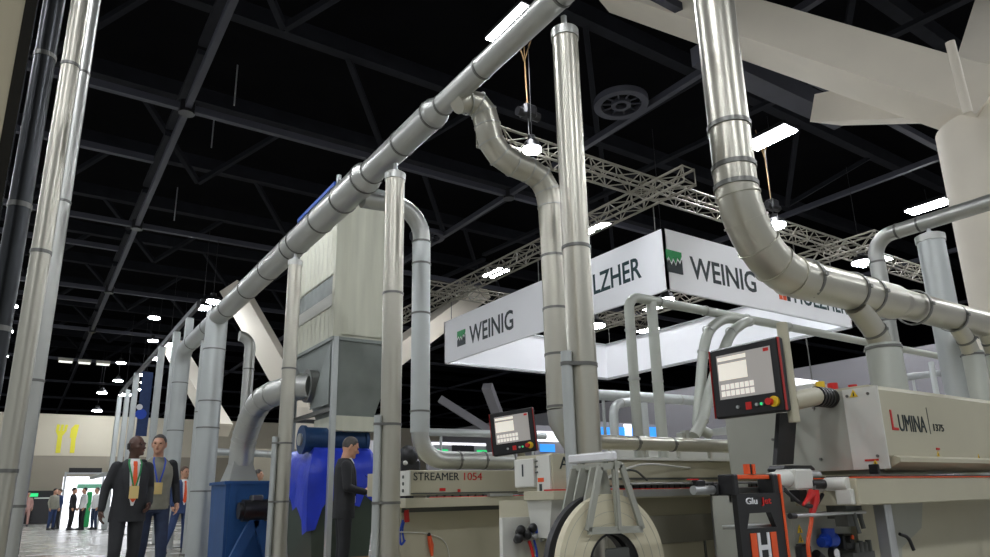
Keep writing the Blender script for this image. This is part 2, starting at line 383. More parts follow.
big = [((515, 27), 'oblong white ceiling light just above the long silver duct at the top edge'),
       ((770, 138), 'oblong white ceiling light right of the tall vertical duct'),
       ((928, 207), 'oblong white ceiling light beside the round white column'),
       ((495, 273), 'oblong white ceiling light behind the left end of the hanging sign'),
       ((595, 229), 'oblong ceiling light just above the left face of the hanging sign'),
       ((874, 262), 'oblong ceiling light behind the thin duct elbow, above the far truss'),
       ((656, 308), 'oblong ceiling light seen through the underside of the hanging ring sign'),
       ((648, 330), 'small oblong ceiling light low between the two thin upright pipes')]
for p, lab in big:
    lens_light('ceiling_light', lab, 'ceiling light', at(*p, Z=9.4), (.55, 1.15), 0, BG, .6)
sm = [((154, 318), 9.4, 'round ceiling light left of the slim posts, highest of the far left lights'), ((153, 341), 9.4, 'round ceiling light directly below the highest far left light'),
      ((203, 308), 7.2, 'round spotlight at the top of the slim post nearest the main duct elbow'), ((213, 302), 7.6, 'round spotlight right beside the main duct elbow'),
      ((170, 345), 7.0, 'round spotlight above the second slim post from the duct elbow'), ((183, 344), 7.6, 'faint spotlight between slim post and bent end of main duct'),
      ((156, 359), 7.0, 'round spotlight over the dark hanging banner'), ((121, 363), 9.4, 'round ceiling light on its own left of the slim posts at mid height'),
      ((118, 381), 9.0, 'small round ceiling light above the fork and knife wall, left of the posts'), ((142, 375), 6.6, 'spotlight at top of the middle slim post'),
      ((146, 383), 6.6, 'spotlight just left of the hanging banner'), ((144, 390), 6.4, 'lowest spotlight left of the hanging banner'),
      ((125, 395), 6.0, 'spotlight at top of the slim post farthest from the duct'), ((97, 411), 6.6, 'round ceiling light lowest, right above the fork and knife wall'),
      ((102, 393), 8.0, 'tiny ceiling light above the far wall, left of the slim posts'),
      ((11, 306), 9.4, 'round ceiling light at the left edge beside the near pipes, highest of three'), ((7, 331), 9.4, 'round ceiling light at the left edge beside the near pipes, middle of three'), ((3, 356), 9.4, 'round ceiling light at the left edge beside the near pipes, lowest of three'),
      ((532, 150), 7.3, 'bright spotlight hanging from the front lighting truss by the S bend duct'), ((775, 226), 7.3, 'bright spotlight hanging below the truss behind the big elbow duct'),
      ((596, 326), 5.6, 'spotlight shining under the left face of the hanging sign'), ((667, 300), 5.4, 'very bright spotlight under the corner of the hanging ring sign'),
      ((862, 263), 7.0, 'spotlight left of the thin duct elbow beneath the far truss')]
for i, (p, z, lab) in enumerate(sm):
    c = at(*p, Z=z)
    if c.y > 47: c = at(*p, Y=46.5)
    dist = (c-CAM).length
    lens_light('spotlight', lab, 'ceiling light', c, (.5 if dist > 18 else .34, .3), 0, 'round spotlights and downlights', max(.4, min(10, 9.9)-c.z), 'glow_spot', True)
# fixtures of the same kind over the rest of the hall, behind and beside the photographer
for x in (-9.2, -1.3, 6.6, 14.5, 22.6):
    for y in (1.0, -6.5):
        if (x, y) in ((6.6, 1.0),): continue
        lens_light('ceiling_light', 'oblong high bay ceiling light over the aisles outside the picture', 'ceiling light', (x, y, 9.4), (.85, 1.15), 0, 'high bay lights beyond the picture', .9)
for x, y in ((-9, 10), (-9, 19), (-9, 28), (-1.6, 9), (-2.4, 18), (-2.6, 27)):
    lens_light('ceiling_light', 'oblong high bay ceiling light over the aisles outside the picture', 'ceiling light', (x, y, 9.4), (.85, 1.15), 0, 'high bay lights beyond the picture', .9)
# row of tube lights hung across the far end of the hall
for k, (x0, x1) in enumerate(((30, 43), (58, 73), (78, 91), (96, 110))):
    a, b = at(x0, 359+.07*(x0-30), Y=40), at(x1, 359+.07*(x1-30), Y=40)
    t = thing('ceiling_tube_light', ('leftmost', 'second from left', 'third from left', 'rightmost')[k]+' of the four dim tube lights in a row above the far wall', 'ceiling light', a, group='tube lights at far end')
    MB().box((a.x, 40-.12, a.z+.02), (b.x, 40.12, a.z+.16)).build('housing', 'truss', t, 0); MB().box((a.x+.03, 40-.09, a.z-.05), (b.x-.03, 40.09, a.z+.02)).build('tube', 'glow_tube', t, 0)

# ================================================================== TRUSSES
def truss(label, a, b, s=.34):
    a, b = Vector(a), Vector(b); t = (b-a).normalized(); L_ = (b-a).length; u = Vector((-t.y, t.x, 0)); zz = Vector((0, 0, 1)); th = thing('lighting_truss', label, 'truss', a, group='box trusses over the ring sign')
    c4 = [u*(s/2*i)+zz*(s/2*j) for i, j in ((-1,-1),(1,-1),(1,1),(-1,1))]
    for c in c4:
        MB().cyl(a+c, b+c, .027, n=8).build('chord', 'truss', th)
    n = max(2, round(L_/(s*1.05))); lat = MB()
    for k in range(n):
        p0, p1 = a+t*(L_*k/n), a+t*(L_*(k+1)/n)
        for q in range(4):
            e, f = c4[q], c4[(q+1) % 4]
            if (k+q) % 2: e, f = f, e
            lat.cyl(p0+e, p1+f, .013, n=6, caps=False)
    for k in range(0, n+1, 4):
        p = a+t*(L_*k/n)
        for q in range(4): lat.cyl(p+c4[q], p+c4[(q+1) % 4], .014, n=6, caps=False)
    lat.build('lacing', 'truss', th); return th
truss('aluminium box truss crossing above the front face of the hanging ring sign', (6.3, 9.62, 7.5), (23.2, 9.62, 7.5))
truss('aluminium box truss running back above the left face of the ring sign', (10.36, 8.25, 7.5-.36), (10.36, 21.5, 7.5-.36))
truss('aluminium box truss running back above the right end of the ring sign', (17.3, 8.1, 7.5-.36), (17.3, 21.5, 7.5-.36))
truss('aluminium box truss far back behind the ring sign', (10.0, 18.6, 7.5), (20, 18.6, 7.5))
# chain hoists that carry the trusses
for p, Yh, lab in (((528, 112), 9.62, 'black chain hoist above the bright spotlight near the S bend duct'), ((772, 205), 9.62, 'black chain hoist above the truss right of the tall duct')):
    c = at(*p, Y=Yh); t = thing('chain_hoist', lab, 'hoist', c, group='chain hoists')
    MB().box(c-Vector((.16, .13, .14)), c+Vector((.16, .13, .14)), .05).cyl(c-Vector((.26, 0, .05)), c+Vector((.26, 0, -.05)), .09, n=12).build('motor', 'black', t)
    tp = Vector((c.x-.05, c.y, 10)); MB().tube([c, c+Vector((-.02, 0, .5)), tp], .014, 8).build('lifting_strap', 'wood', t)
    MB().tube([tp+Vector((0, 0, -.55)), tp+Vector((.25, 0, .2))], .014, 6).tube([tp+Vector((0, 0, -.55)), tp+Vector((-.25, 0, .2))], .014, 6).build('bridle', 'wood', t)
    MB().cyl(c, Vector((c.x, c.y, 7.65)), .012, n=6).build('chain', 'galv_dark', t)

# ================================================================== HANGING RING SIGN
XA, XB, YA, YB, ZB, ZT = 10.45, 17.3, 9.12, 18.3, 5.0, 6.33
rs = thing('hanging_ring_sign', 'large white rectangular fabric ring sign hung over the machines with company lettering', 'hanging sign', ((XA+XB)/2, (YA+YB)/2, ZB))
for nm, a, b in (('left_banner', (XA, YA, ZB), (XA+.05, YB, ZT)), ('front_banner', (XA, YA, ZB), (XB, YA+.05, ZT)), ('back_banner', (XA, YB-.05, ZB), (XB, YB, ZT)), ('right_banner', (XB-.05, YA, ZB), (XB, YB, ZT))):
    MB().box(a, b).build(nm, 'white_fabric', rs, 0)
fr = MB()
for z in (ZB+.04, ZT-.04):
    for a, b in (((XA+.09, YA+.09), (XB-.09, YA+.09)), ((XA+.09, YB-.09), (XB-.09, YB-.09)), ((XA+.09, YA+.09), (XA+.09, YB-.09)), ((XB-.09, YA+.09), (XB-.09, YB-.09))): fr.bar((*a, z), (*b, z), .05)
fr.build('inner_frame', 'alu', rs, 0)
def weinig_logo(org, x, w_, h_):
    """square mark: green upper block and dark lower block parted by a jagged W line"""
    O = Vector(org); X = Vector(x); Z = Vector((0, 0, 1)); n = X.cross(Z)
    zig = [(0, .46), (.16, .62), (.3, .38), (.44, .6), (.58, .36), (.72, .66), (.86, .5), (1, .74)]
    P = lambda q, dz=0: O+X*(q[0]*w_)+Z*((q[1]+dz)*h_)
    g = MB(); g.prism([P((0, 1)), *[P(q, .09) for q in zig], P((1, 1))], n*.012); g.build('logo_top', 'logo_green', rs, 0)
    g = MB(); g.prism([P((0, 0)), P((1, 0)), *[P(q, -.07) for q in reversed(zig)]], n*.012); g.build('logo_base', 'ink', rs, 0)
def holz_logo(org, x, w_, h_):
    O = Vector(org); X = Vector(x); Z = Vector((0, 0, 1)); n = X.cross(Z)
    g = MB()
    for u0, u1 in ((0, .28), (.36, .64)): g.prism([O+X*(u0*w_), O+X*(u1*w_), O+X*(u1*w_)+Z*h_, O+X*(u0*w_)+Z*h_], n*.012)
    g.build('orange_mark', 'orange', rs, 0)
    g = MB(); g.prism([O+X*(.72*w_), O+X*w_, O+X*w_+Z*h_, O+X*(.72*w_)+Z*h_], n*.012); g.build('dark_mark', 'ink', rs, 0)
lx = (0, -1, 0); xl = XA-.001
def on_left(p0, p1, hpx, body=None, m='ink', nm='lettering'):
    a, b = at(*p0, X=xl), at(*p1, X=xl); z = (a.z+b.z)/2; h = at(p0[0], p0[1]-hpx, X=xl).z-a.z
    return Vector((xl, a.y, z)), a.y-b.y, h
o_, w_, h_ = on_left((469.5, 343.5), (513.5, 330), 18.5); text('WEINIG', o_, lx, (0, 0, 1), w_, h_, 'ink', rs, bold=.016)
o_, w_, h_ = on_left((457.5, 347), (465.5, 344), 15); weinig_logo(o_, lx, w_, h_)
o_, w_, h_ = on_left((571.5, 301), (642, 280), 20); text('HOLZHER', o_, lx, (0, 0, 1), w_, h_, 'ink_teal', rs, bold=.016)
o_, w_, h_ = on_left((549, 309), (567, 304), 15); holz_logo(o_, lx, w_, h_)
yf = YA-.001
def on_front(p0, p1, hpx):
    a, b = at(*p0, Y=yf), at(*p1, Y=yf); h = at(p0[0], p0[1]-hpx, Y=yf).z-a.z
    return Vector((a.x, yf, (a.z+b.z)/2)), b.x-a.x, h
fx = (1, 0, 0)
o_, w_, h_ = on_front((691.5, 278), (757, 293.5), 22); text('WEINIG', o_, fx, (0, 0, 1), w_, h_, 'ink', rs, bold=.016)
o_, w_, h_ = on_front((667.5, 271.5), (683, 275), 22); weinig_logo(o_, fx, w_, h_)
o_, w_, h_ = on_front((795, 304), (848, 314), 16); text('HOLZHER', o_, fx, (0, 0, 1), w_, h_, 'ink_teal', rs, bold=.016)
o_, w_, h_ = on_front((779.5, 299), (790.5, 301.5), 11); holz_logo(o_, fx, w_, h_)
hg = MB()
for x, y in ((XA+.09, YA+.3), (XA+.09, 13.5), (XA+.09, YB-.3), (XB-.09, YA+.3), (XB-.09, YB-.3), (13.8, YA+.09)): MB().cyl((x, y, ZT), (x, y, 6.95), .012, n=6).build('suspension_wire', 'galv_dark', rs)

# ================================================================== LONG DUCT AND ITS POSTS
XD, ZD = 2.8, 4.5
def dY(p): return at(*p, Z=ZD).y
md = thing('main_extraction_duct', 'long silver extraction duct running diagonally overhead from top centre to the far left', 'duct', (XD, 13.9, 0))
def seg(y0, y1, r): MB().cyl((XD, y0, ZD), (XD, y1, ZD), r, n=32, caps=True).build('duct_section', 'galv', md)
seg(1.6, 4.95, .098); seg(5.05, 6.55, .135); seg(6.65, 13.9, .175)
for a_, b_, r0_, r1_ in ((4.95, 5.05, .098, .135), (6.55, 6.65, .135, .175)): MB().cyl((XD, a_, ZD), (XD, b_, ZD), r0_, r1_, 32, False).build('reducer', 'galv', md)
for y in (2.55, 3.2, 4.25, 4.92): ring(md, (XD, y, ZD), (0, 1, 0), .098)
for y in (5.12, 5.75, 6.5): ring(md, (XD, y, ZD), (0, 1, 0), .135)
for y in (6.7, 7.35, 8.1, 9.0, 9.3, 10.4, 11.6, 13.0): ring(md, (XD, y, ZD), (0, 1, 0), .175)
# end drop, straight down to the floor by the bin
pd = [(XD, 13.2, ZD)]+[Vector((XD, 13.75+.35*sin(a_), ZD-.35+.35*cos(a_))) for a_ in np.linspace(0, pi/2, 7)]
MB().cyl((XD, 13.85, .05), (XD, 13.85, ZD+.1), .20, n=28).build('down_pipe', 'galv_white', md)
MB().ball((XD, 13.85, ZD+.06), (.2, .2, .17), 24, 12).build('elbow_cap', 'galv', md)
for z in (3.85, 2.85, 2.35, 1.2): ring(md, (XD, 13.85, z), (0, 0, 1), .20)
# continuing smaller run and its own bend
cont = [(XD, 13.9, ZD-.02), (XD, 16.9, ZD-.02)]+arc((XD, 16.9, ZD-.42), (0, 1, 0), (0, 0, 1), .4, pi/2, 0, 8)+[(XD, 17.3, .03)]
MB().tube(cont, .17, 24).build('duct_section', 'galv_white', md)
for y in (14.6, 16.2): ring(md, (XD, y, ZD-.02), (0, 1, 0), .17)
for z in (3.7, 2.6, 1.3): ring(md, (XD, 17.3, z), (0, 0, 1), .17)
MB().box((XD-.32, 13.53, 0), (XD+.32, 14.17, .05)).build('base_plate', 'galv_dark', md, 0)

def capped_post(label, x, y, r, ztop, rings, pole_z=None, pole_dx=-.13, rod=True, m='galv_warm', grp='capped pipe posts under the main duct', ztarget=None):
    t = thing('support_post', label, 'support post', (x, y, 0), group=grp)
    MB().cyl((x, y, .04), (x, y, ztop), r, n=32).build('pipe', m, t)
    MB().cyl((x, y, ztop-.05), (x, y, ztop+.02), r*1.09, n=32).cyl((x, y, ztop+.02), (x, y, ztop+.035), r*.9, n=24).build('cap', 'galv', t)
    if rod: MB().cyl((x, y, ztop), (x, y, (ztarget or ZD)-.08), .022, n=12).cyl((x, y, ztop), (x, y, ztop+.07), .04, n=12).build('rod', 'alu', t)
    for z in rings: ring(t, (x, y, z), (0, 0, 1), r)
    MB().cyl((x, y, 0), (x, y, .04), r*1.6, n=24).build('base_plate', 'galv_dark', t)
    if pole_z:
        MB().cyl((x-.13, y, 0), (x-.13, y, pole_z), .036, n=16).build('stand_pole', 'galv_white', t)
        for z in (pole_z-.08, pole_z*.55):
            cl = MB(); cl.pipe((x, y, z-.012), (x, y, z+.012), r*1.06, r*.96); cl.pipe((x-.13, y, z-.012), (x-.13, y, z+.012), .041, .034); cl.bar((x-.13, y-.039, z), (x, y-r-.001, z), .008, .024); cl.build('clamp', 'galv_dark', t)
    return t
capped_post('tall capped silver pipe post nearest the camera, beside the S bend duct', 2.905, 3.3, .093, 4.27, (2.6,), 1.88, -.135)
capped_post('capped silver pipe post standing just left of the long beige edge bander', 2.82, 5.95, .098, 4.22, (2.95,), 1.75, -.14)
capped_post('capped silver pipe post in front of the galvanised filter, left of the phone user', 2.79, 9.05, .092, 4.2, (2.7,), 1.8, -.13)

# S bend branch to the middle machine
YS = 4.66
sb = thing('branch_duct', 'S bend silver branch duct dropping from the long duct to the middle edge bander', 'duct', (3.9, YS, 1.4))
pts = [at(*p, Y=YS) for p in ((457, 104.5), (466, 101), (477, 104), (484, 113), (487.5, 126), (491, 142), (500, 155), (513, 164), (528, 170), (540, 178), (547.5, 191), (550.5, 207), (551.5, 222))]
R_ = [.085, .105, .115]+[.118]*10
mb = MB(); mb.tube(pts, R_, 24); mb.build('bend', 'galv_warm', sb)
for i in range(1, len(pts)-1):
    tdir = (pts[i+1]-pts[i-1]).normalized(); ring(sb, pts[i], tdir, .117, 'galv', .012, 'gore_seam', False)
e = pts[-1]; vb = Vector((at(559, 380, Y=YS).x, YS, 1.78)); e2 = Vector((e.x, YS, e.z))
xs_ = (e.x+vb.x)/2
MB().tube([e, (xs_, YS, e.z-.15), (xs_, YS, 2.62)], [.118, .115, .113], 24).build('drop_pipe', 'galv_warm', sb)
MB().tube([(xs_, YS, 2.62), (xs_, YS, 1.72)], .115, 24).build('drop_pipe', 'galv_warm', sb)
tl = [Vector((xs_, YS, 1.72)), Vector((xs_+.01, YS, 1.62)), Vector((xs_+.06, YS, 1.52)), Vector((xs_+.14, YS, 1.42)), Vector((xs_+.17, YS, 1.33))]
MB().tube(tl, [.115, .113, .10, .095, .09], 20).build('outlet_bend', 'galv', sb)
for z in (3.12, 2.62, 2.2, 1.74): ring(sb, (xs_, YS, z), (0, 0, 1), .112)

# branch to the filter side and down to the back machine
Y2 = 7.0; xb = at(421, 300, Y=Y2).x; xb2 = at(512, 463, Y=Y2).x
db = thing('branch_duct', 'silver branch duct with rounded top bend dropping beside the tall filter', 'duct', (xb, Y2, 1.4))
zt = 4.42
path = [(XD+.1, Y2, zt-.03)]+[(xb-.36, Y2, zt)]+arc((xb-.36, Y2, zt-.36), (1, 0, 0), (0, 0, 1), .36, pi/2, 0, 7)+[(xb, Y2, zt-.42)]
MB().tube(path, .105, 24).build('top_bend', 'galv', db)
for a_ in (pi*.42, pi*.25, pi*.1): p = Vector((xb-.36+.36*cos(a_), Y2, zt-.36+.36*sin(a_))); ring(db, p, (-sin(a_), 0, cos(a_)), .103, 'galv', .012, 'gore_seam', False)
zl = at(440, 460, Y=Y2).z
MB().cyl((xb, Y2, zt-.42), (xb, Y2, zl+.30), .11, n=24).build('drop_pipe', 'galv_white', db)
MB().tube([(xb, Y2, zl+.32)]+arc((xb+.30, Y2, zl+.30), (-1, 0, 0), (0, 0, -1), .30, 0, pi/2, 7)+[(xb2, Y2, zl)], .10, 24).build('low_bend', 'galv', db)
for z in (4.0, 3.72, 3.1, 1.95): ring(db, (xb, Y2, z), (0, 0, 1), .11)
for k in (.5, .85, 1.25): ring(db, (xb+k, Y2, zl), (1, 0, 0), .10)

# thin branch dropping behind the filter's elbow
yv = 12.6
tb = thing('branch_duct', 'thin silver branch duct bending down beside the end pillar of the long duct', 'duct', (3.1, yv, 2))
xv = at(248.5, 370, Y=yv).x; zv = at(240, 336, Y=yv).z
MB().tube([(XD+.15, yv, zv)]+[(xv-.2, yv, zv)]+arc((xv-.2, yv, zv-.2), (1, 0, 0), (0, 0, 1), .2, pi/2, 0, 6)+[(xv, yv, 2.3)], .095, 20).build('pipe', 'galv', tb)
ring(tb, (xv, yv, 3.3), (0, 0, 1), .095)

# two far capped posts by the end of the duct
capped_post('slim pale post just left of the end pillar of the long duct', at(196.5, 440, Y=15.2).x, 15.2, .085, 4.3, (2.8,), rod=False, m='galv_white')
# row of slim truss posts further along
for k, (p, pl) in enumerate((((190, 318), 'nearest the duct'), ((177, 332), 'second from the duct'), ((162, 347), 'third from the duct, behind the tallest head'), ((137, 373), 'left of the dark banner'), ((128, 390), 'second from the far end'), ((120, 396), 'farthest along the row'))):
    q = at(*p, Z=5.5); t = thing('slim_post', 'slim white upright post in the far row, '+pl, 'post', (q.x, q.y, 0), group='slim white posts behind the visitors')
    MB().box((q.x-.09, q.y-.09, .02), (q.x+.09, q.y+.09, 5.5), .02).build('upright', 'galv_white', t); MB().box((q.x-.25, q.y-.25, 0), (q.x+.25, q.y+.25, .02)).build('base_plate', 'galv_dark', t, 0)
q0, q1 = at(190, 318, Z=5.5), at(120, 396, Z=5.5)
tag(MB().bar(q0+Vector((0, -1, .12)), q1+Vector((0, 0, .12)), .09, .14).build('cross_rail', 'black', None, 0), 'dark rail carried on the tops of the slim white posts', 'rail')
# dark hanging banner
yb_ = 22.5; a = at(136, 436, Y=yb_); b = at(149, 372, Y=yb_)
bn = thing('hanging_banner', 'dark blue hanging banner with a light blue disc among the slim posts', 'banner', (a.x, yb_, a.z))
MB().box((a.x-.02, yb_-.012, a.z), (b.x+.12, yb_+.012, b.z)).build('fabric', 'suit_blue', bn, 0)
c = at(139.5, 407, Y=yb_-.02); MB().cyl((c.x, yb_-.02, c.z), (c.x, yb_-.014, c.z), .085, n=20).build('disc', 'white', bn)
c = at(141, 414, Y=yb_-.02); MB().cyl((c.x, yb_-.018, c.z), (c.x, yb_-.013, c.z), .15, n=20).build('blue_disc', 'blue', bn)  # larger plain blue disc of the banner logo

# ================================================================== NEAR LEFT PIPES
lp = [(-.076, 5.0, .056, 'galv_warm', (3.9, 2.55, 1.2), 'bright silver vertical pipe at the left edge, nearest of the row'),
      (-.008, 6.8, .068, 'galv', (4.9, 3.6, 2.0, 1.0), 'silver vertical pipe second in the row at the left edge'),
      (-.02, 8.8, .088, 'galv', (5.6, 4.3, 2.6), 'pale vertical pipe third in the row at the left edge'),
      (-.03, 11.2, .095, 'galv_white', (6.2, 5.0, 3.8, 2.4), 'pale vertical pipe fourth in the left row'),
      (-.025, 14.2, .10, 'galv_white', (6.8, 5.4, 4.0, 2.0), 'pale vertical pipe fifth in the left row'),
      (-.02, 17.7, .11, 'galv_white', (7.4, 6.0, 4.4, 2.4), 'pale vertical pipe standing farthest back but one in the left row'),
      (-.01, 21.5, .12, 'galv_white', (8.0, 6.0, 4.0, 2.0), 'pale vertical pipe farthest back in the left row, base on the floor')]
for x, y, r, m_, rg, lab in lp:
    t = thing('vertical_pipe', lab, 'pipe', (x, y, 0), group='vertical pipes along the left edge')
    zt_ = 9.6; MB().cyl((x, y, .03), (x, y, zt_), r, n=28).build('pipe', m_, t)
    for z in rg: ring(t, (x, y, z), (0, 0, 1), r)
    MB().cyl((x, y, 0), (x, y, .03), r*1.6, n=24).build('base_flange', 'galv_dark', t)
x, y = -.135, 3.0
t = thing('vertical_pipe', 'dark glossy vertical pipe at the far left edge in front of the silver row', 'pipe', (x, y, 0), group='vertical pipes along the left edge')
MB().cyl((x, y, .03), (x, y, 5.5), .038, n=28).build('pipe', 'gunmetal', t)
for z in (2.75, 2.1, 1.62): ring(t, (x, y, z), (0, 0, 1), .037, 'galv_dark', .02, 'clamp_ring', False)
MB().cyl((x, y, 0), (x, y, .03), .1, n=24).build('base_flange', 'galv_dark', t)
w = MB(); w.box((-.42, 1.2, 0), (-.20, 2.62, 4.6)); o = struct('wall_left', w, 'beige_panel')
MB().box((-.43, 2.62, 0), (-.166, 2.68, 4.6)).build('edge_trim', 'black_gloss', o, 0)

# ================================================================== FILTER UNIT
fx0, fx1, fy0, fy1, fz0, fz1 = 3.6, 4.68, 9.6, 11.45, 3.35, 5.82
fl = thing('dust_filter', 'tall galvanised dust filter housing on legs with a tapered hopper', 'dust filter', ((fx0+fx1)/2, 10.5, 0))
def corrugated(mb, x, y0, y1, z0, z1, n, d, out):
    P = []
    for i in range(n+1):
        y = y0+(y1-y0)*i/n
        P.append((x+out*(d if i % 2 else 0), y))
    vs = [(px, py, z0) for px, py in P]+[(px, py, z1) for px, py in P]; k = len(P)
    mb.add(vs, [(i+1, i, i+k, i+k+1) for i in range(k-1)])
def corr_front(mb, y, x0, x1, z0, z1, n, d):
    P = [(x0+(x1-x0)*i/n, y-(d if (i % 4) in (1, 2) else 0)) for i in range(n+1)]
    vs = [(px, py, z0) for px, py in P]+[(px, py, z1) for px, py in P]; k = len(P)
    mb.add(vs, [(i, i+1, i+k+1, i+k) for i in range(k-1)])
MB().box((fx0+.02, fy0+.02, fz0), (fx1, fy1, fz1)).build('body', 'sheet', fl, 0)
zc = [fz0, at(320, 330, X=fx0).z, at(320, 296, X=fx0).z, at(320, 280, X=fx0).z, fz1-.02]
def zx(p): return at(*p, X=fx0).z
z1_, z2_, z3_ = zx((335, 305)), zx((335, 293)), zx((335, 274))
for nm, a, b, mm, out in (('lower_side_panel', fz0+.02, z1_, 'sheet', 1), ('louvre_panel', z2_, z3_, 'sheet_grey', .2), ('upper_side_panel', z3_+.02, fz1-.03, 'sheet', 1)):
    mb = MB(); corrugated(mb, fx0, fy0+.06, fy1-.03, a, b, 18, .016*out+.003, -1); mb.build(nm, mm, fl, 0)
MB().box((fx0-.035, fy0+.05, z1_), (fx0+.02, fy1, z2_)).build('mid_rail', 'machine_light', fl, 0)
mb = MB(); corr_front(mb, fy0, fx0+.09, fx1-.03, fz0+.05, fz1-.05, 8, .012); mb.build('front_panel', 'sheet', fl, 0)
MB().box((fx0-.03, fy0-.03, fz0), (fx0+.09, fy0+.07, fz1)).box((fx1-.07, fy0-.03, fz0), (fx1+.02, fy0+.07, fz1)).build('corner_post', 'sheet', fl, 0)
MB().box((fx0-.04, fy0-.04, fz1-.02), (fx1+.03, fy1+.03, fz1+.05)).build('roof', 'sheet_grey', fl, 0)
MB().box((fx0-.06, fy0+.1, fz1+.0), (fx0-.03, fy1+.05, fz1+.07)).box((fx0-.03, fy1, fz1), (fx1, fy1+.04, fz1+.07)).build('blue_fascia', 'blue_trim', fl, 0)
MB().cyl((fx0+.02, fy0+.12, fz1), (fx0+.02, fy0+.12, fz1+.2), .04, n=12).build('lifting_lug', 'alu', fl)
# hopper
hz = 2.2; hx0, hx1, hy0, hy1 = 3.72, 4.34, 9.75, 10.55
hp = MB(); hp.hexa([(hx0, hy0, hz), (hx1, hy0, hz), (hx1, hy1, hz), (hx0, hy1, hz), (fx0, fy0, fz0), (fx1, fy0, fz0), (fx1, fy1, fz0), (fx0, fy1, fz0)]); hp.build('hopper', 'sheet_grey', fl, 0)
MB().box((fx0-.03, fy0-.03, fz0-.05), (fx1+.03, fy1+.03, fz0)).build('hopper_flange', 'sheet_grey', fl, 0)
MB().box((hx0-.02, hy0-.02, 1.98), (hx1+.02, hy1+.02, hz)).build('outlet_collar', 'sheet', fl, 0)
MB().prism([(fx0-.015, fy0+.05, fz0-.05), (fx0-.015, fy0+.85, 2.35), (fx0-.015, fy0+.05, 2.35)], (-.012, 0, 0)).build('gusset_plate', 'sheet_grey', fl, 0)
for x, y in ((fx0+.03, fy0), (fx1-.03, fy0), (fx0+.03, fy1-.05), (fx1-.03, fy1-.05)):
    MB().box((x-.04, y-.04, 0), (x+.04, y+.04, fz0), .008).build('leg', 'galv_white', fl)
br_ = MB()
for z in (2.28,):
    br_.bar((fx0+.03, fy0, z), (fx0+.03, fy1, z), .06); br_.bar((fx1-.03, fy0, z), (fx1-.03, fy1, z), .06); br_.bar((fx0, fy1-.05, z), (fx1, fy1-.05, z), .06)
br_.build('brace', 'galv_dark', fl, 0)
MB().pipe((fx0-.1, 10.45, 2.72), (fx0+.1, 10.45, 2.72), .26, .2, 24).build('inlet_collar', 'galv_dark', fl)
# fan drum under it
dr = thing('fan_drum', 'dark blue horizontal steel drum beneath the filter hopper', 'drum', (3.8, 10.05, 1.55))
MB().cyl((3.36, 10.05, 1.86), (4.3, 10.05, 1.86), .185, n=28).build('shell', 'blue_drum', dr)
for x_ in (3.33, 4.28): MB().cyl((x_, 10.05, 1.86), (x_+.05, 10.05, 1.86), .21, n=28).build('flange', 'blue_drum', dr)
MB().cyl((3.30, 10.05, 1.86), (3.33, 10.05, 1.86), .09, n=20).build('end_plate', 'galv', dr)
# blue tarpaulin draped over a green container
gb = thing('waste_container', 'dark green waste container under the blue tarpaulin', 'container', (3.85, 10.3, 0))
MB().hexa([(3.5, 9.85, .18), (4.35, 9.85, .18), (4.35, 10.9, .18), (3.5, 10.9, .18), (3.42, 9.8, 1.2), (4.43, 9.8, 1.2), (4.43, 10.95, 1.2), (3.42, 10.95, 1.2)]).build('bin_body', 'green_bin', gb, 0)
for x in (3.58, 4.25):
    for y in (9.95, 10.8): MB().cyl((x-.03, y, .09), (x+.03, y, .09), .09, n=16).build('wheel', 'black', gb)
MB().box((3.5, 9.83, .12), (4.35, 10.9, .2)).build('base_frame', 'wood', gb, 0)
tp = MB(); rows, cols = 15, 34
x0, x1, y0, y1 = 3.38, 4.47, 9.76, 10.99; vs = []
per = [(x0+(x1-x0)*i/10, y0) for i in range(11)]+[(x1, y0+(y1-y0)*i/8) for i in range(1, 9)]+[(x1-(x1-x0)*i/10, y1) for i in range(1, 11)]+[(x0, y1-(y1-y0)*i/8) for i in range(1, 8)]
n = len(per); cxm, cym = (x0+x1)/2, (y0+y1)/2
for j in range(rows):
    f_ = j/(rows-1); 
    for i, (px, py) in enumerate(per):
        hem = .95+.10*sin(i*.9)+.06*sin(i*2.3+1) - (.42 if i in (0, 1, 36, 35) else 0) - (.12 if i in (2, 34, 9, 10) else 0)
        z = 1.74-(1.74-hem)*f_; k_ = .80+.2*min(1, f_*3)**.7; wv = .035*sin(i*1.7+j*.25)*f_+.025*sin(i*2.9+1.2)
        vs.append((cxm+(px-cxm)*(k_+wv), cym+(py-cym)*(k_+wv), z))
tp.add(vs, [(j*n+i, j*n+(i+1) % n, (j+1)*n+(i+1) % n, (j+1)*n+i) for j in range(rows-1) for i in range(n)]+[tuple(range(n-1, -1, -1))])
tag(tp.build('tarpaulin', 'tarp', None, 60), 'crumpled bright blue tarpaulin hanging below the dark blue drum', 'tarpaulin')

# ================================================================== BLUE BIN, ITS PIPE AND MOTOR
bx0, bx1, by0, by1, bz = 2.79, 3.95, 12.05, 13.1, 1.31
bb = thing('dust_bin', 'open blue steel dust bin with a silver pipe entering its top', 'bin', (3.4, 12.6, 0))
MB().hexa([(bx0+.03, by0, 0.03), (bx1, by0, .03), (bx1, by1, .03), (bx0+.03, by1, .03), (bx0, by0, bz), (bx1, by0, bz), (bx1, by1, bz), (bx0, by1, bz)]).build('body', 'blue_bin', bb, 0)
MB().box((bx0-.03, by0-.03, bz-.03), (bx1+.03, by1+.03, bz+.02)).build('rim', 'blue_bin', bb, 0)
mb = MB()
for x in (bx0+.12, bx1-.06): mb.box((x-.05, by0-.02, 0), (x+.05, by0+.05, bz))
mb.build('corner_rib', 'blue_bin', bb, 0)
eb = thing('inlet_duct', 'thick silver elbow duct from the filter hopper down into the blue bin', 'duct', (3.2, 12.5, bz))
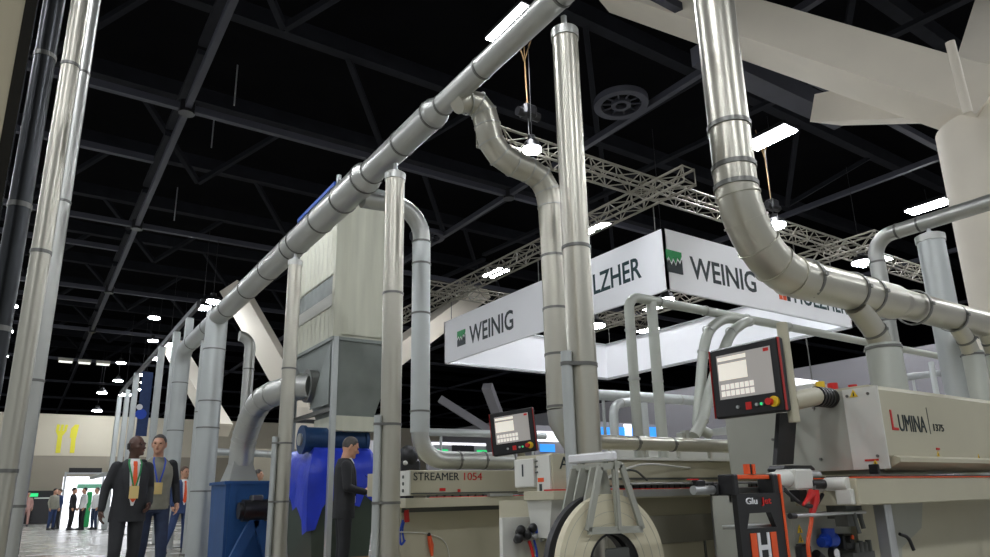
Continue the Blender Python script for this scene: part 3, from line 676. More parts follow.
p0 = Vector((3.08, 12.45, bz+.02))
MB().hexa([(2.86, 12.15, bz+.02), (3.34, 12.15, bz+.02), (3.34, 12.8, bz+.02), (2.86, 12.8, bz+.02), (2.95, 12.3, bz+.36), (3.25, 12.3, bz+.36), (3.25, 12.65, bz+.36), (2.95, 12.65, bz+.36)]).build('transition', 'galv', eb, 0)
path = smoothpath([(3.1, 12.45, bz+.3), (3.1, 12.4, 2.02), (3.13, 11.75, 2.66), (3.42, 10.75, 2.74), (3.62, 10.45, 2.72)], .55, 6)
MB().tube(path, .205, 26).build('elbow', 'galv', eb)
for i in range(2, len(path)-2, 2): ring(eb, path[i], path[i+1]-path[i-1], .204, 'galv', .014, 'gore_seam', False)
mt = thing('fan_motor', 'dark electric motor on an angled blue bracket before the blue bin', 'motor', (3.2, 11.75, 0))
MB().cyl((3.0, 11.75, .86), (3.42, 11.75, .86), .17, n=24).cyl((2.94, 11.75, .86), (3.02, 11.75, .86), .13, n=20).build('motor_body', 'black', mt)
MB().box((3.12, 11.65, 1.0), (3.3, 11.85, 1.1), .02).build('terminal_box', 'galv_dark', mt)
mb = MB(); mb.bar((2.86, 11.72, .02), (3.2, 11.72, .72), .1, .16); mb.bar((3.5, 11.72, .02), (3.24, 11.72, .72), .1, .16); mb.box((2.84, 11.6, 0), (3.55, 11.9, .05)); mb.build('bracket', 'blue_bin', mt, 0)
a = at(255, 556, Z=.0)
tag(MB().box((3.1, 9.3, 0), (3.55, 11.2, .012)).build('red_mat', 'red_carpet', None, 0), 'strip of red carpet on the floor by the blue bin', 'carpet')

# ================================================================== DUCTS ABOVE THE NEAR MACHINE
YR = 2.8
xr, zr = 4.02, 2.53
nd_ = thing('machine_extraction_duct', 'thick steel duct coming straight down then elbowing right above the nearest machine', 'duct', (xr, YR, 1.6))
MB().cyl((xr, YR, 3.1), (xr, YR, 7.5), .148, n=36).build('down_pipe', 'galv_warm', nd_)
RB = .62; el = arc((xr+RB, YR, zr+RB), (-1, 0, 0), (0, 0, -1), RB, 0, pi/2, 10)
MB().tube([(xr, YR, 3.25)]+el+[(xr+RB+.1, YR, zr)], .15, 36).build('elbow', 'galv_warm', nd_)
for i in (1, 3, 5, 7, 9): ring(nd_, el[i], Vector(el[i+1])-Vector(el[i-1]), .151, 'galv_warm', .014, 'gore_seam', False)
MB().tube([(xr+RB, YR, zr), (6.0, YR, zr+.01)], .15, 36).tube([(6.0, YR, zr+.01), (6.12, YR, zr+.015)], [.15, .13], 36).tube([(6.12, YR, zr+.015), (8.7, YR, zr+.03)], .13, 36).build('horizontal_pipe', 'galv_warm', nd_)
for p in ((715, 122), (725, 165), (732, 186)): q = at(*p, Y=YR); ring(nd_, (xr, YR, q.z), (0, 0, 1), .15, w=.035)
for p, r in (((807, 288), .15), ((851, 294), .15), ((868, 298), .15), ((913, 306), .15), ((951, 313), .13), ((985, 321), .13)): q = at(*p, Y=YR); ring(nd_, (q.x, YR, zr+.01), (1, 0, 0), r, w=.03)
# branches down to the machine hood
def branch(px0, px1, ptop, pbot, r0, r1, lab):
    t0, t1 = at(*px0, Y=YR), at(*px1, Y=YR); q0, q1 = at(*ptop, Y=YR), at(*pbot, Y=YR)
    xm = (q0.x+q1.x)/2; t = thing('branch_duct', lab, 'duct', (xm, YR, 1.6), group='branch ducts on the near machine hood')
    MB().tube([t0, t1, Vector((xm-.02, YR, q0.z-.02))], [r0, r0, r0], 24).build('angled_pipe', 'galv_warm', t)
    MB().cyl((xm, YR, 1.60), (xm, YR, q0.z), r1, n=28).build('drop_pipe', 'duct_paint', t)
    ring(t, t1, Vector((xm, YR, q0.z))-t0, r0); ring(t, (xm, YR, q0.z-.03), (0, 0, 1), r1); return t
branch((856, 306), (875, 331), (884, 345), (888, 385), .088, .132, 'angled steel branch into a wide pale pipe, left one on the near machine hood')
branch((954, 322), (966, 340), (973, 352), (980, 395), .075, .09, 'angled steel branch into a narrower pale pipe, right one on the near machine hood')
branch((984, 330), (990, 342), (996, 352), (1003, 400), .07, .085, 'angled branch at the right edge on the near machine hood')

# thin duct along the right with its capped post
XT = 8.0; zt = at(930, 221, X=XT).z; ye = at(874, 243, X=XT).y
td = thing('thin_duct', 'thin silver duct crossing the white column and bending down at its left end', 'duct', (XT, ye, 0))
MB().tube([(XT, 1.6, zt), (XT, ye-.22, zt)]+arc((XT, ye-.22, zt-.22), (0, 1, 0), (0, 0, 1), .22, pi/2, 0, 7)+[(XT, ye, .05)], .085, 22).build('pipe', 'galv', td)
for y in (2.4, 3.3, ye-.28): ring(td, (XT, y, zt), (0, 1, 0), .085)
for z in (zt-.3, zt-1.0, zt-1.6): ring(td, (XT, ye, z), (0, 0, 1), .085)
MB().cyl((XT, ye, 0), (XT, ye, .05), .16, n=20).build('base_flange', 'galv_dark', td)
q = at(930, 238, X=XT)
capped_post('wide pale capped post below the thin duct, in front of the white column', XT, q.y, .135, q.z, (), rod=True, m='galv_white', grp='posts of the thin duct', ztarget=zt)
# thin grey-green pipe frame over the middle machine
zp_ = 3.14; yp_ = 5.3
x0 = at(628, 296, Y=yp_).x; x1 = at(985, 362, Y=yp_).x
pf = thing('thin_pipe_frame', 'thin pale horizontal pipe with a bend down at its left end, running behind the monitor', 'duct', (x0, yp_, 1.4))
MB().tube([(x0, yp_, 1.3), (x0, yp_, zp_-.16)]+arc((x0+.16, yp_, zp_-.16), (-1, 0, 0), (0, 0, 1), .16, 0, pi/2, 6)+[(x1, yp_, zp_)], .055, 18).build('pipe', 'duct_paint', pf)
x2 = at(651, 300, Y=yp_).x
MB().tube([(x2, yp_, 1.3), (x2, yp_, zp_-.02)], .06, 18).build('upright_pipe', 'duct_paint', pf)
for z in (2.75, 2.2): ring(pf, (x0, yp_, z), (0, 0, 1), .062, 'galv', .02); ring(pf, (x2, yp_, z), (0, 0, 1), .06, 'galv', .02)
for x in (x0+.5, x0+1.3, x0+2.1, x0+3.0): ring(pf, (x, yp_, zp_), (1, 0, 0), .062, 'galv', .02)
for k, (pp, lab) in enumerate(((((735, 316), (724, 318), (708, 330), (703, 352), (700, 395), (697, 428), (709, 434)), 'pale bent hose pipe left of the monitor, left one of two'), (((757, 321), (745, 322), (731, 332), (723, 352), (711, 385), (703, 420), (694, 436)), 'pale bent hose pipe left of the monitor, nearer one that crosses over'))):
    yy = 5.3-.02-.16*k
    P = [at(*p, Y=yy) for p in pp]; P[0] = Vector((P[0].x+.1, 5.3, zp_-.03))
    h = thing('bent_pipe', lab, 'duct', (P[-1].x, yy, 1.3), group='bent pipes beside the monitor')
    MB().tube(smoothpath(P, .25, 5), .062, 18).build('pipe', 'duct_paint', h)
    for i in (2, 3, 5): ring(h, P[i], P[i+1]-P[i-1], .063, 'galv', .02)

# ================================================================== NEAR EDGE BANDER
LX, LY, LR = 4.54, 2.3, 7.5
lm = thing('edge_banding_machine', 'nearest beige edge banding machine with long dark-lettered hood at lower right', 'machine', (5.9, 2.9, 0))
hb = MB()
hb.prism([(LX, LY, 1.20), (LX, LY, 1.62), (LX, LY+.06, 1.66), (LX, 3.5, 1.66), (LX, 3.5, 1.12), (LX, LY+.08, 1.12)], (LR-LX, 0, 0)); hb.build('hood', 'machine', lm, 0)
MB().prism([(LX+.06, LY+.01, 1.205), (LX+.06, LY-.04, 1.185), (LX+.06, LY-.04, 1.16), (LX+.06, LY+.07, 1.11)], (LR-LX-.06, 0, 0)).build('hood_lip', 'machine', lm, 0)
MB().box((LX-.012, LY-.004, 1.12), (LX, LY+.23, 1.645)).build('end_cover', 'machine_light', lm, 0)
MB().box((LX-.008, LY+.23, 1.12), (LX, 3.5, 1.64)).build('side_panel', 'machine_grey', lm, 0)
bolts = MB()
for y, z in ((2.36, 1.6), (2.36, 1.2), (2.5, 1.6), (2.75, 1.55), (2.75, 1.2), (3.1, 1.36)): bolts.cyl((LX-.018, y, z), (LX-.007, y, z), .010, n=10)
bolts.build('screws', 'galv_dark', lm)
# lettering on the hood front
lyf = LY-.001
def onY(p, Y): return at(*p, Y=Y)
a, b = onY((892.5, 430), lyf), onY((898.5, 430), lyf); h = onY((892, 410), lyf).z-a.z
text('L', a, (1, 0, 0), (0, 0, 1), b.x-a.x, h, 'red', lm)
a, b = onY((900, 431), lyf), onY((927, 433), lyf); zb = (a.z+b.z)/2; h = onY((900, 414.5), lyf).z-a.z
text('UMINA', (a.x, lyf, zb), (1, 0, 0), (0, 0, 1), b.x-a.x, h, 'ink', lm)
a = onY((930.5, 434), lyf); mb = MB(); mb.box((a.x, lyf-.002, a.z), (a.x+.006, lyf+.003, onY((930.5, 408), lyf).z)); mb.build('lettering_bar', 'machine_dark', lm, 0)
a, b = onY((934, 431), lyf), onY((944, 431.5), lyf); text('1375', a, (1, 0, 0), (0, 0, 1), (b.x-a.x), onY((934, 424), lyf).z-a.z, 'ink', lm)
# warning stickers
def sticker(parent, p, w_, h_, m='yellow', Y=None, X=None, tri=False, red=True, name='warning_sticker'):
    if Y is not None: c = at(*p, Y=Y); ux = Vector((1, 0, 0)); nn = Vector((0, -1, 0))
    else: c = at(*p, X=X); ux = Vector((0, -1, 0)); nn = Vector((-1, 0, 0))
    uz = Vector((0, 0, 1)); mb = MB()
    if tri:
        mb.prism([c-ux*w_/2, c+ux*w_/2, c+uz*h_], nn*.003); o = mb.build(name, 'yellow', parent, 0)
        q = MB(); q.prism([c-ux*w_*.08+uz*h_*.12+nn*.003, c+ux*w_*.08+uz*h_*.12+nn*.003, c+ux*w_*.05+uz*h_*.6+nn*.003, c-ux*w_*.05+uz*h_*.6+nn*.003], nn*.002); q.build('symbol', 'ink', o, 0)
    else:
        mb.prism([c-ux*w_/2, c+ux*w_/2, c+ux*w_/2+uz*h_, c-ux*w_/2+uz*h_], nn*.003); mb.build(name, m, parent, 0)
sticker(lm, (938, 450), .05, .014, 'red', Y=LY-.002); sticker(lm, (938.5, 456.5), .03, .035, Y=LY-.002, tri=True); sticker(lm, (979, 459), .03, .035, Y=LY-.002, tri=True)
sticker(lm, (854, 397), .055, .05, X=LX-.0125, tri=True)
sticker(lm, (872, 461), .09, .012, 'red', X=LX-.013); sticker(lm, (876, 474.5), .055, .05, 'white', X=LX-.0125); sticker(lm, (876, 466), .04, .04, X=LX-.0165, tri=True)
MB().box((LX-.035, 2.36, 1.09), (LX-.012, 2.42, 1.15), .004).build('latch', 'black', lm)
# black ribbed joint of the monitor arm, box and plugs on the hood
c = at(830, 398, X=LX-.01); arm_c = c
mb = MB()
for k in range(5): mb.cyl((LX-.01-.035*k, c.y, c.z), (LX-.034-.035*k, c.y, c.z), .068, n=24); mb.cyl((LX-.03-.035*k, c.y, c.z), (LX-.047-.035*k, c.y, c.z), .06, n=24)
mb.build('arm_joint', 'black', lm)
q = at(860, 384, Y=2.55); 
mb = MB(); mb.box((LX+.02, 2.75, 1.66), (LX+.24, 3.0, 1.73), .01); mb.build('terminal_box', 'machine_light', lm, 30)
mb = MB(); mb.cyl((LX+.18, 2.7, 1.66), (LX+.18, 2.7, 1.73), .035, n=16); mb.cyl((LX+.26, 2.6, 1.66), (LX+.26, 2.6, 1.71), .03, n=16); mb.build('red_plug', 'red', lm)
mb = MB(); mb.cyl((LX+.06, 2.72, 1.66), (LX+.06, 2.72, 1.735), .03, n=16); mb.build('yellow_plug', 'yellow', lm)
# table beam
MB().box((4.09, LY-.02, .905), (LR, LY+.4, 1.065), .006).build('table_beam', 'machine', lm)
MB().box((4.09, LY-.026, 1.062), (LR, LY+.38, 1.069)).build('orange_edge', 'orange', lm, 0)
mb = MB(); mb.box((4.15, LY, 1.069), (LR, LY+.2, 1.078)); mb.build('feed_chain', 'black', lm, 0)
MB().cyl((4.075, LY+.02, 1.03), (4.075, LY+.16, 1.03), .04, n=20).build('end_roller', 'machine_light', lm)
MB().box((4.05, LY+.0, .91), (4.09, LY+.1, 1.0), .006).build('beam_end_plate', 'machine_light', lm)
# lower cabinet
cab = MB(); cab.box((4.62, 2.62, .06), (LR, 3.5, .905)); cab.build('base_cabinet', 'machine', lm, 0)
MB().box((4.28, 2.95, .06), (4.62, 3.5, .95)).build('drive_housing', 'machine_grey', lm, 0)
MB().box((3.98, 2.66, .05), (4.62, 2.75, .86)).build('pneumatic_panel', 'machine_grey', lm, 0)
MB().prism([(4.95, 2.615, .9), (5.5, 2.615, .9), (5.42, 2.615, .72), (5.1, 2.615, .6), (5.02, 2.615, .2), (4.9, 2.615, .1)], (0, -.02, 0)).build('shadow_plate', 'machine_grey', lm, 0)
for x_ in (4.52, 6.3): MB().box((x_, LY+.06, .02), (x_+.08, LY+.14, .905), .008).build('leg', 'alu', lm)
MB().tube(smoothpath([(4.62, LY+.05, .72), (4.68, LY+.03, .70), (4.70, LY+.02, .62)], .03, 4), .011, 8).build('hand_lever', 'black', lm)
mb = MB(); mb.box((4.3, 2.5, .82), (4.5, 2.62, .905)); mb.box((4.18, 2.42, .78), (4.26, 2.5, .9)); mb.tube([(4.22, 2.4, .86), (4.22, 2.38, .74)], .012, 8); mb.tube([(4.38, 2.46, .88), (4.38, 2.44, .76)], .014, 8); mb.build('bracket', 'machine_dark', lm, 0)
mb = MB()
for k in range(4): mb.tube(smoothpath([(4.26+.03*k, 2.7, .72), (4.3+.03*k, 2.66, .5), (4.45+.04*k, 2.66, .35), (4.6+.03*k, 2.66, .2)], .1, 5), .014, 8)
mb.build('cable_bundle', 'machine_grey', lm)
# infeed rail with chrome end and black strip
mb = MB(); a = at(792, 516, Y=2.4); mb.cyl((a.x, 2.4, a.z), (4.35, 2.4, a.z), .010, n=16); mb.build('guide_rod', 'alu', lm)
mb = MB(); mb.cyl((a.x-.02, 2.4, a.z), (a.x+.03, 2.4, a.z), .016, n=16); mb.build('rod_end', 'black', lm)
# glue head / scoring unit at the infeed end
gh = thing('infeed_unit', 'white and black infeed unit with cylinders at the left end of the near machine', 'machine unit', (3.85, 2.55, .9))
a, b = at(797, 479, Y=2.5), at(812, 479, Y=2.5)
mb = MB(); mb.cyl((3.58, 2.5, 1.05), (3.76, 2.5, 1.07), .05, n=20); mb.box((3.74, 2.44, 1.0), (3.92, 2.58, 1.12), .01); mb.build('white_housing', 'machine_light', gh, 30)
mb = MB(); mb.cyl((3.56, 2.5, 1.05), (3.59, 2.5, 1.05), .035, n=16); mb.build('end_cap', 'black', gh, 30); MB().cyl((3.9, 2.46, 1.035), (4.06, 2.46, 1.03), .028, n=16).build('black_cylinder', 'black', gh); MB().box((3.9, 2.6, 1.10), (4.22, 2.75, 1.15), .02).box((4.0, 2.6, .93), (4.08, 2.8, 1.12)).build('black_bracket', 'black', gh, 30)
mb = MB(); mb.cyl((3.9, 2.47, 1.09), (4.02, 2.47, 1.09), .022, n=14); mb.cyl((3.92, 2.47, 1.0), (4.04, 2.47, 1.0), .015, n=12); mb.build('chrome_rods', 'alu', gh)
mb = MB(); mb.tube(smoothpath([(3.62, 2.46, 1.02), (3.72, 2.42, .92), (3.86, 2.42, .90), (4.0, 2.45, .97)], .1, 5), .012, 8); mb.build('black_hose', 'black', gh)
mb = MB(); mb.box((3.8, 2.95, .86), (3.98, 3.1, 1.05)); mb.box((3.8, 2.6, .93), (3.9, 2.97, 1.02)); mb.build('mounting_plate', 'machine_grey', gh, 0)
# red dust gun hung in front
a = at(812, 492, Y=2.42)
ag = thing('air_gun', 'red air gun with an orange hose hanging at the infeed end of the near machine', 'air gun', a)
mb = MB(); P = [at(*p, Y=2.42) for p in ((814, 490), (815, 500), (812, 514))]; mb.tube(P, [.028, .026, .016], 14); mb.build('grip', 'red', ag)
mb = MB(); P = [at(*p, Y=2.4) for p in ((812, 492), (808, 499), (803, 505))]; mb.tube(P, [.022, .014, .008], 12); mb.build('nozzle', 'red', ag)
mb = MB(); P = [at(*p, Y=2.42) for p in ((812, 513), (811, 525), (808, 540), (808, 548), (810, 562))]; mb.tube(smoothpath(P, .05, 5), .011, 10); mb.build('hose', 'orange', ag)
mb = MB(); mb.tube([at(814, 490, Y=2.42), at(815, 484, Y=2.45)], .008, 8); mb.build('hook', 'galv_dark', ag)
# pneumatic valves on the panel
pv = thing('air_service_unit', 'blue and black air service unit with a round gauge on the grey panel below', 'valve unit', (4.1, 2.6, .5))
yv_ = 2.6
def pos(px, py, y=yv_): return at(px, py, Y=y)
a = pos(829, 540); mb = MB(); mb.cyl(a+Vector((-.04, 0, 0)), a+Vector((.05, 0, 0)), .045, n=20); mb.cyl(a+Vector((0, 0, 0)), a+Vector((0, 0, .07)), .04, n=20); mb.cyl(a+Vector((-.09, 0, -.01)), a+Vector((-.03, 0, -.01)), .03, n=16); mb.build('blue_valve', 'blue', pv)
a = pos(845, 542); mb = MB(); mb.box(a+Vector((-.05, -.03, -.05)), a+Vector((.07, .05, .05)), .012); mb.cyl(a+Vector((-.02, -.03, .02)), a+Vector((-.02, -.06, .02)), .025, n=16); mb.build('regulator', 'black', pv)
a = pos(845, 540); MB().cyl(a+Vector((-.02, -.06, .02)), a+Vector((-.02, -.068, .02)), .014, n=14).build('knob', 'orange', pv)
a = pos(828, 553); g = MB().cyl(a+Vector((0, -.02, 0)), a+Vector((0, -.055, 0)), .036, n=22).build('gauge', 'black', pv); MB().cyl(a+Vector((0, -.056, 0)), a+Vector((0, -.06, 0)), .028, n=22).build('gauge_face', 'white', g)
a = pos(806, 551); mb = MB(); mb.box(a+Vector((-.05, -.02, -.06)), a+Vector((.04, .05, .04)), .015); mb.cyl(a+Vector((.05, -.03, -.02)), a+Vector((.1, -.03, -.05)), .03, n=14); mb.build('filter_bowl', 'black', pv)
a = pos(855, 552); mb = MB()
for k in range(4): mb.cyl(a+Vector((-.03+.05*k, -.03, 0)), a+Vector((-.03+.05*k, -.03, .06+.01*(k % 2))), .018, n=12)
mb.box(a+Vector((-.08, -.03, -.08)), a+Vector((.18, .04, .0))); mb.build('fittings', 'machine_dark', pv, 30)
sticker(lm, (800, 533), .055, .05, Y=2.658, tri=True); sticker(lm, (801, 542.5), .055, .05, Y=2.658, tri=True)
# black side screen
a = at(777, 465, Y=2.75); b = at(796, 413, Y=2.75)
bs = thing('black_side_screen', 'plain black upright panel hanging just below the big monitor', 'panel', (a.x, 2.75, a.z))
MB().prism([at(*p_, Y=2.73) for p_ in ((776.5, 465), (793.5, 464), (797, 413), (780, 413))], (0, .03, 0)).build('plate', 'black', bs, 0); MB().bar((b.x-.02, 2.76, b.z-.06), (LX+.05, 3.0, 1.55), .03).build('bracket', 'machine_dark', bs, 0)

# ================================================================== CONTROL MONITORS
def monitor(label, c, w_, h_, yaw, tilt, roll, arm_to, screen='screen_grey'):
    c = Vector(c); t = thing('control_monitor', label, 'monitor', c)
    Rm = (Matrix.Rotation(yaw, 3, 'Z') @ Matrix.Rotation(tilt, 3, 'X') @ Matrix.Rotation(roll, 3, 'Y'))
    def put(mb): mb.v = [tuple(c+Rm @ Vector(v)) for v in mb.v]; return mb
    W, H = w_/2, h_/2
    put(MB().box((-W, -.03, -H), (W, .035, H), .012)).build('housing', 'black', t, 30)
    for s_ in (-1, 1): put(MB().box((s_*(W-.002), -.033, -H+.005), (s_*(W+.004), -.012, H-.005), .002)).build('red_side_trim', 'trim_red', t, 30)
    put(MB().box((-W*.78, -.034, -H*.48), (W*.78, -.029, H*.78))).build('screen', screen, t, 0)
    sx0, sx1, sz0, sz1 = -W*.78, W*.78, -H*.48, H*.78; sw, sh = sx1-sx0, sz1-sz0
    R_ = lambda a, b, e, f: (MB().box((sx0+sw*a, -.0355, sz0+sh*e), (sx0+sw*b, -.0338, sz0+sh*f)))
    put(R_(.02, .56, .42, .80)).build('window', 'screen_white', t, 0); put(R_(.02, .56, .86, .95)).build('menu_bar', 'screen_white', t, 0)
    k = MB()
    for i in range(2):
        for j in range(7): k.box((sx0+sw*(.04+.09*j), -.0355, sz0+sh*(.06+.15*i)), (sx0+sw*(.115+.09*j), -.0338, sz0+sh*(.18+.15*i)))
    put(k).build('icons', 'glow_screen', t, 0)
    put(MB().box((sx1-sw*.12, -.0355, sz1-sh*.1), (sx1-.01, -.0338, sz1-.008))).build('alarm_field', 'red', t, 0)
    put(MB().cyl((W*.74, -.03, -H*.72), (W*.74, -.045, -H*.72), .034, n=20)).build('stop_collar', 'yellow', t)
    put(MB().cyl((W*.66, -.045, -H*.72), (W*.66, -.075, -H*.72), .022, n=20)).build('stop_button', 'red', t)
    put(MB().box((-W*.06, -.034, -H*.84), (W*.1, -.03, -H*.64))).build('red_sticker', 'red', t, 0)
    b_ = MB()
    for x in (-.28, .26, .4): b_.cyl((W*x, -.03, -H*.74), (W*x, -.042, -H*.74), .011, n=12)
    put(b_).build('buttons', 'alu', t); put(MB().cyl((W*.4, -.042, -H*.74), (W*.4, -.046, -H*.74), .009, n=12)).build('green_button', 'glow_green', t)
    arm = MB()
    for q in arm_to: arm.tube([Vector(p) for p in q[:-1]], q[-1], 14)
    arm.build('arm', 'machine', t)
    return t
c = Vector((3.9, 2.80, 1.712))
monitor('large tilted control monitor with red edges on the nearest machine', c, .53, .475, radians(-89), 0, 0, [(c+Vector((.085, -.24, .34)), c+Vector((.085, -.24, -.30)), .035), (c+Vector((.085, -.22, -.17)), Vector((LX-.19, arm_c.y, arm_c.z)), .062)])
c = at(513.5, 432, Y=6.0)
monitor('smaller control monitor with red edges above the lettered back machine', c, .50, .455, radians(-58), 0, radians(-5), [(c+Vector((.1, .06, -.1)), c+Vector((.26, .1, -.55)), .04)])

# ================================================================== MIDDLE EDGE BANDER
au = thing('edge_banding_machine', 'long beige edge banding machine in the middle with the coil rack at its left end', 'machine', (5.2, 4.5, 0))
AX = at(553, 475, Y=4.0).x; AY = 4.0; AR = 7.4
zt0 = 1.235
MB().box((AX, AY, 1.03), (AX+.55, 4.45, zt0+.06), .006).build('control_cabinet', 'machine', au)
MB().box((AX-.012, AY+.02, 1.03), (AX, 4.18, zt0+.05)).build('end_door', 'machine_light', au, 0)
mb = MB()
for z in (1.24, 1.2, 1.16): mb.box((AX-.02, AY+.16, z), (AX-.011, AY+.24, z+.012))
mb.build('door_vents', 'machine_dark', au, 0)
sticker(au, (541, 482), .07, .03, 'orange', X=AX-.012); sticker(au, (541, 491), .03, .05, 'ink', X=AX-.012)
a, b = at(559.5, 469, Y=AY), at(592, 467, Y=AY); text('AURIGA', a, (1, 0, 0), (0, 0, 1), .50, at(559.5, 456.5, Y=AY).z-a.z, 'ink', au)
# white panel box beyond it
w0 = at(519, 486, Y=4.55); w1 = at(541, 459, Y=4.55)
MB().box((AX-.03, 4.19, 1.06), (AX-.0, 4.44, 1.27), .006).build('switch_box', 'machine_light', au); MB().box((AX-.034, 4.32, 1.14), (AX-.03, 4.335, 1.23)).build('switch_label', 'ink', au, 0)
MB().box((AX+.55, AY+.02, 1.06), (AR, 4.85, 1.262), .006).build('hood', 'machine', au)
MB().box((AX+.55, AY-.005, 1.256), (AR, AY+.06, 1.275)).build('hood_top_edge', 'machine_light', au, 0)
MB().box((AX+.55, AY+.012, 1.105), (AR, AY+.02, 1.12)).build('hood_gap', 'machine_dark', au, 0)
MB().box((AX-.05, AY-.06, .965), (AR, AY+.3, 1.03), .004).build('table_beam', 'machine', au)
MB().box((AX-.05, AY-.055, 1.03), (AX+.6, AY+.05, 1.04)).box((AX+.6, AY-.055, 1.03), (AR, AY-.01, 1.036)).build('red_edge', 'red', au, 0)
ch = MB(); x = AX+.62
while x < 6.9: ch.box((x, AY-.05, 1.036), (x+.05, AY+.01, 1.062)); x += .066
ch.build('feed_chain', 'black', au, 0)
MB().box((AX+.62, AY-.065, .975), (5.1, AY-.058, 1.028)).build('alu_scale', 'alu', au, 0)
MB().box((AX+.1, AY+.14, .05), (AR, 4.85, .965)).build('base_cabinet', 'machine', au, 0)
MB().box((AX+.1, AY+.125, .60), (AR, AY+.14, .82)).build('dark_band', 'band', au, 0)
seam = MB()
for x in (4.2, 4.9, 5.6, 6.3): seam.box((x, AY+.12, .06), (x+.012, AY+.14, .6))
seam.build('door_seams', 'machine_dark', au, 0)
xl_ = at(720, 520, Y=AY).x
MB().box((xl_-.03, AY, .02), (xl_+.03, AY+.06, .965)).build('leg', 'alu', au, 0)
lg = MB(); lg.hexa([(AX+.02, AY+.1, .7), (AX+.1, AY+.1, .7), (AX+.1, AY+.3, .7), (AX+.02, AY+.3, .7), (AX-.02, AY, .965), (AX+.14, AY, .965), (AX+.14, AY+.3, .965), (AX-.02, AY+.3, .965)]); lg.build('infeed_bracket', 'machine_light', au, 0)
# exhaust pipe lying on top
zz = at(690, 445, Y=4.35).z; ep = thing('machine_top_pipe', 'straight steel exhaust pipe lying along the top of the middle machine', 'duct', (5, 4.35, 1.27))
x0 = at(601, 441, Y=4.35).x
MB().cyl((x0-.1, 4.35, zz), (7.0, 4.35, zz), .062, n=22).build('pipe', 'galv_warm', ep)
for x in (x0+.4, x0+.85, x0+1.9): ring(ep, (x, 4.35, zz), (1, 0, 0), .062, 'galv_dark', .025)
mb = MB()
for x in np.arange(x0+.1, 6.9, .42): mb.bar((x, 4.35, 1.262), (x, 4.35, zz-.05), .03)
mb.build('feet', 'machine_light', ep, 0)
mb = MB(); mb.box((x0+.3, 4.1, 1.262), (6.9, 4.13, 1.285)); mb.build('rail', 'machine_light', ep, 0)
# white air hoses looping over the hood
hz_ = thing('air_hose', 'thin white air hose looping over the middle machine from the coil rack', 'hose', (3.9, 3.9, 1.2))
P = [at(*p, Y=y) for p, y in (((588, 500), 3.02), ((600, 482), 3.3), ((622, 470), 3.75), ((645, 463), 3.9), ((672, 466), 3.98), ((690, 468), 4.0))]; MB().tube(smoothpath(P, .2, 5), .008, 8).build('hose', 'machine_light', hz_)
P = [at(*p, Y=y) for p, y in (((622, 470), 3.75), ((636, 470), 3.85), ((647, 480), 3.95))]; MB().tube(smoothpath(P, .1, 5), .009, 8).build('dark_hose', 'machine_dark', hz_)
# valve cluster under the infeed
vc = thing('valve_cluster', 'black and blue pneumatic valves under the infeed of the middle machine', 'valve unit', (AX-.15, 4.3, .7))
YV = 4.25
q = lambda x, y: at(x, y, Y=YV)
mb = MB()
for p in ((521, 530), (519, 538), (527, 535), (533, 528)): mb.ball(q(*p), .035, 12, 8); mb.cyl(q(*p), q(*p)+Vector((.05, .1, -.02)), .026, n=12)
mb.build('black_valve', 'black', vc); a = q(538, 530); MB().box(a-Vector((.04, .03, .025)), a+Vector((.03, .05, .03)), .01).build('blue_valve', 'blue', vc)
mb = MB(); mb.cyl(q(533, 538), q(536, 534), .025, n=12); mb.build('metal_fitting', 'alu', vc); MB().cyl(q(540, 540), q(545, 537), .018, n=12).build('metal_fitting', 'alu', vc); MB().ball(q(545, 521), .03).build('ball_valve', 'alu', vc)
mb = MB(); mb.tube(smoothpath([q(529, 541), q(532, 550), q(535, 566)], .05), .012, 8); mb.build('red_hose', 'red', vc)
mb = MB(); mb.tube(smoothpath([q(548, 530), q(549, 545), q(551, 566)], .05), .012, 8); mb.tube(smoothpath([q(534, 540), q(537, 552), q(537, 566)], .05), .008, 8); mb.build('blue_hose', 'blue', vc)
pl = MB(); a, b = q(513, 575), q(560, 516); pl.box((a.x, YV+.12, a.z-.35), (b.x, YV+.16, b.z)); pl.build('back_plate', 'machine_light', vc, 0)

# ================================================================== BACK EDGE BANDER
st = thing('edge_banding_machine', 'farthest beige edge banding machine with dark and red lettering on its hood', 'machine', (4.4, 7.1, 0))
SX = at(411, 480, Y=6.5).x; SY = 6.5; SR = 5.75
z0, z1 = 1.015, at(411, 470, Y=SY).z
MB().box((SX, SY, z0+.01), (SR, 7.6, z1), .006).build('hood', 'machine', st)
MB().box((SX-.012, SY+.01, z0+.01), (SX, 7.1, z1-.005)).build('end_cover', 'machine_light', st, 0)
mb = MB()
for z in (z0+.06, z0+.13, z0+.2): mb.cyl((SX-.02, SY+.15, z), (SX-.011, SY+.15, z), .018, n=10)
mb.build('end_knobs', 'machine_dark', st)
mb = MB(); mb.box((SX, SY-.006, z0+.022), (SR, SY, z0+.036)); mb.build('hood_gap', 'machine_dark', st, 0)
a, b = at(413.5, 480.5, Y=SY), at(459, 480, Y=SY); h = at(413.5, 472.5, Y=SY).z-a.z
text('STREAMER', (a.x, SY-.001, a.z), (1, 0, 0), (0, 0, 1), b.x-a.x, h, 'ink', st)
c, d = at(464, 480, Y=SY), at(482, 480, Y=SY); text('1054', (c.x, SY-.001, a.z), (1, 0, 0), (0, 0, 1), d.x-c.x, h, 'red', st)
for p in ((441, 491), (444, 491), (459, 492)): sticker(st, p, .035, .03, 'red', Y=SY-.003)
MB().box((SX-.12, SY-.12, .905), (SR, SY+.3, 1.0), .004).build('table_beam', 'machine', st)
x0_, x1_ = at(428, 497, Y=SY-.05).x, at(484, 496, Y=SY-.05).x
ch = MB(); x = x0_
while x < x1_: ch.box((x, SY-.08, 1.0), (x+.07, SY-.02, 1.024)); x += .095
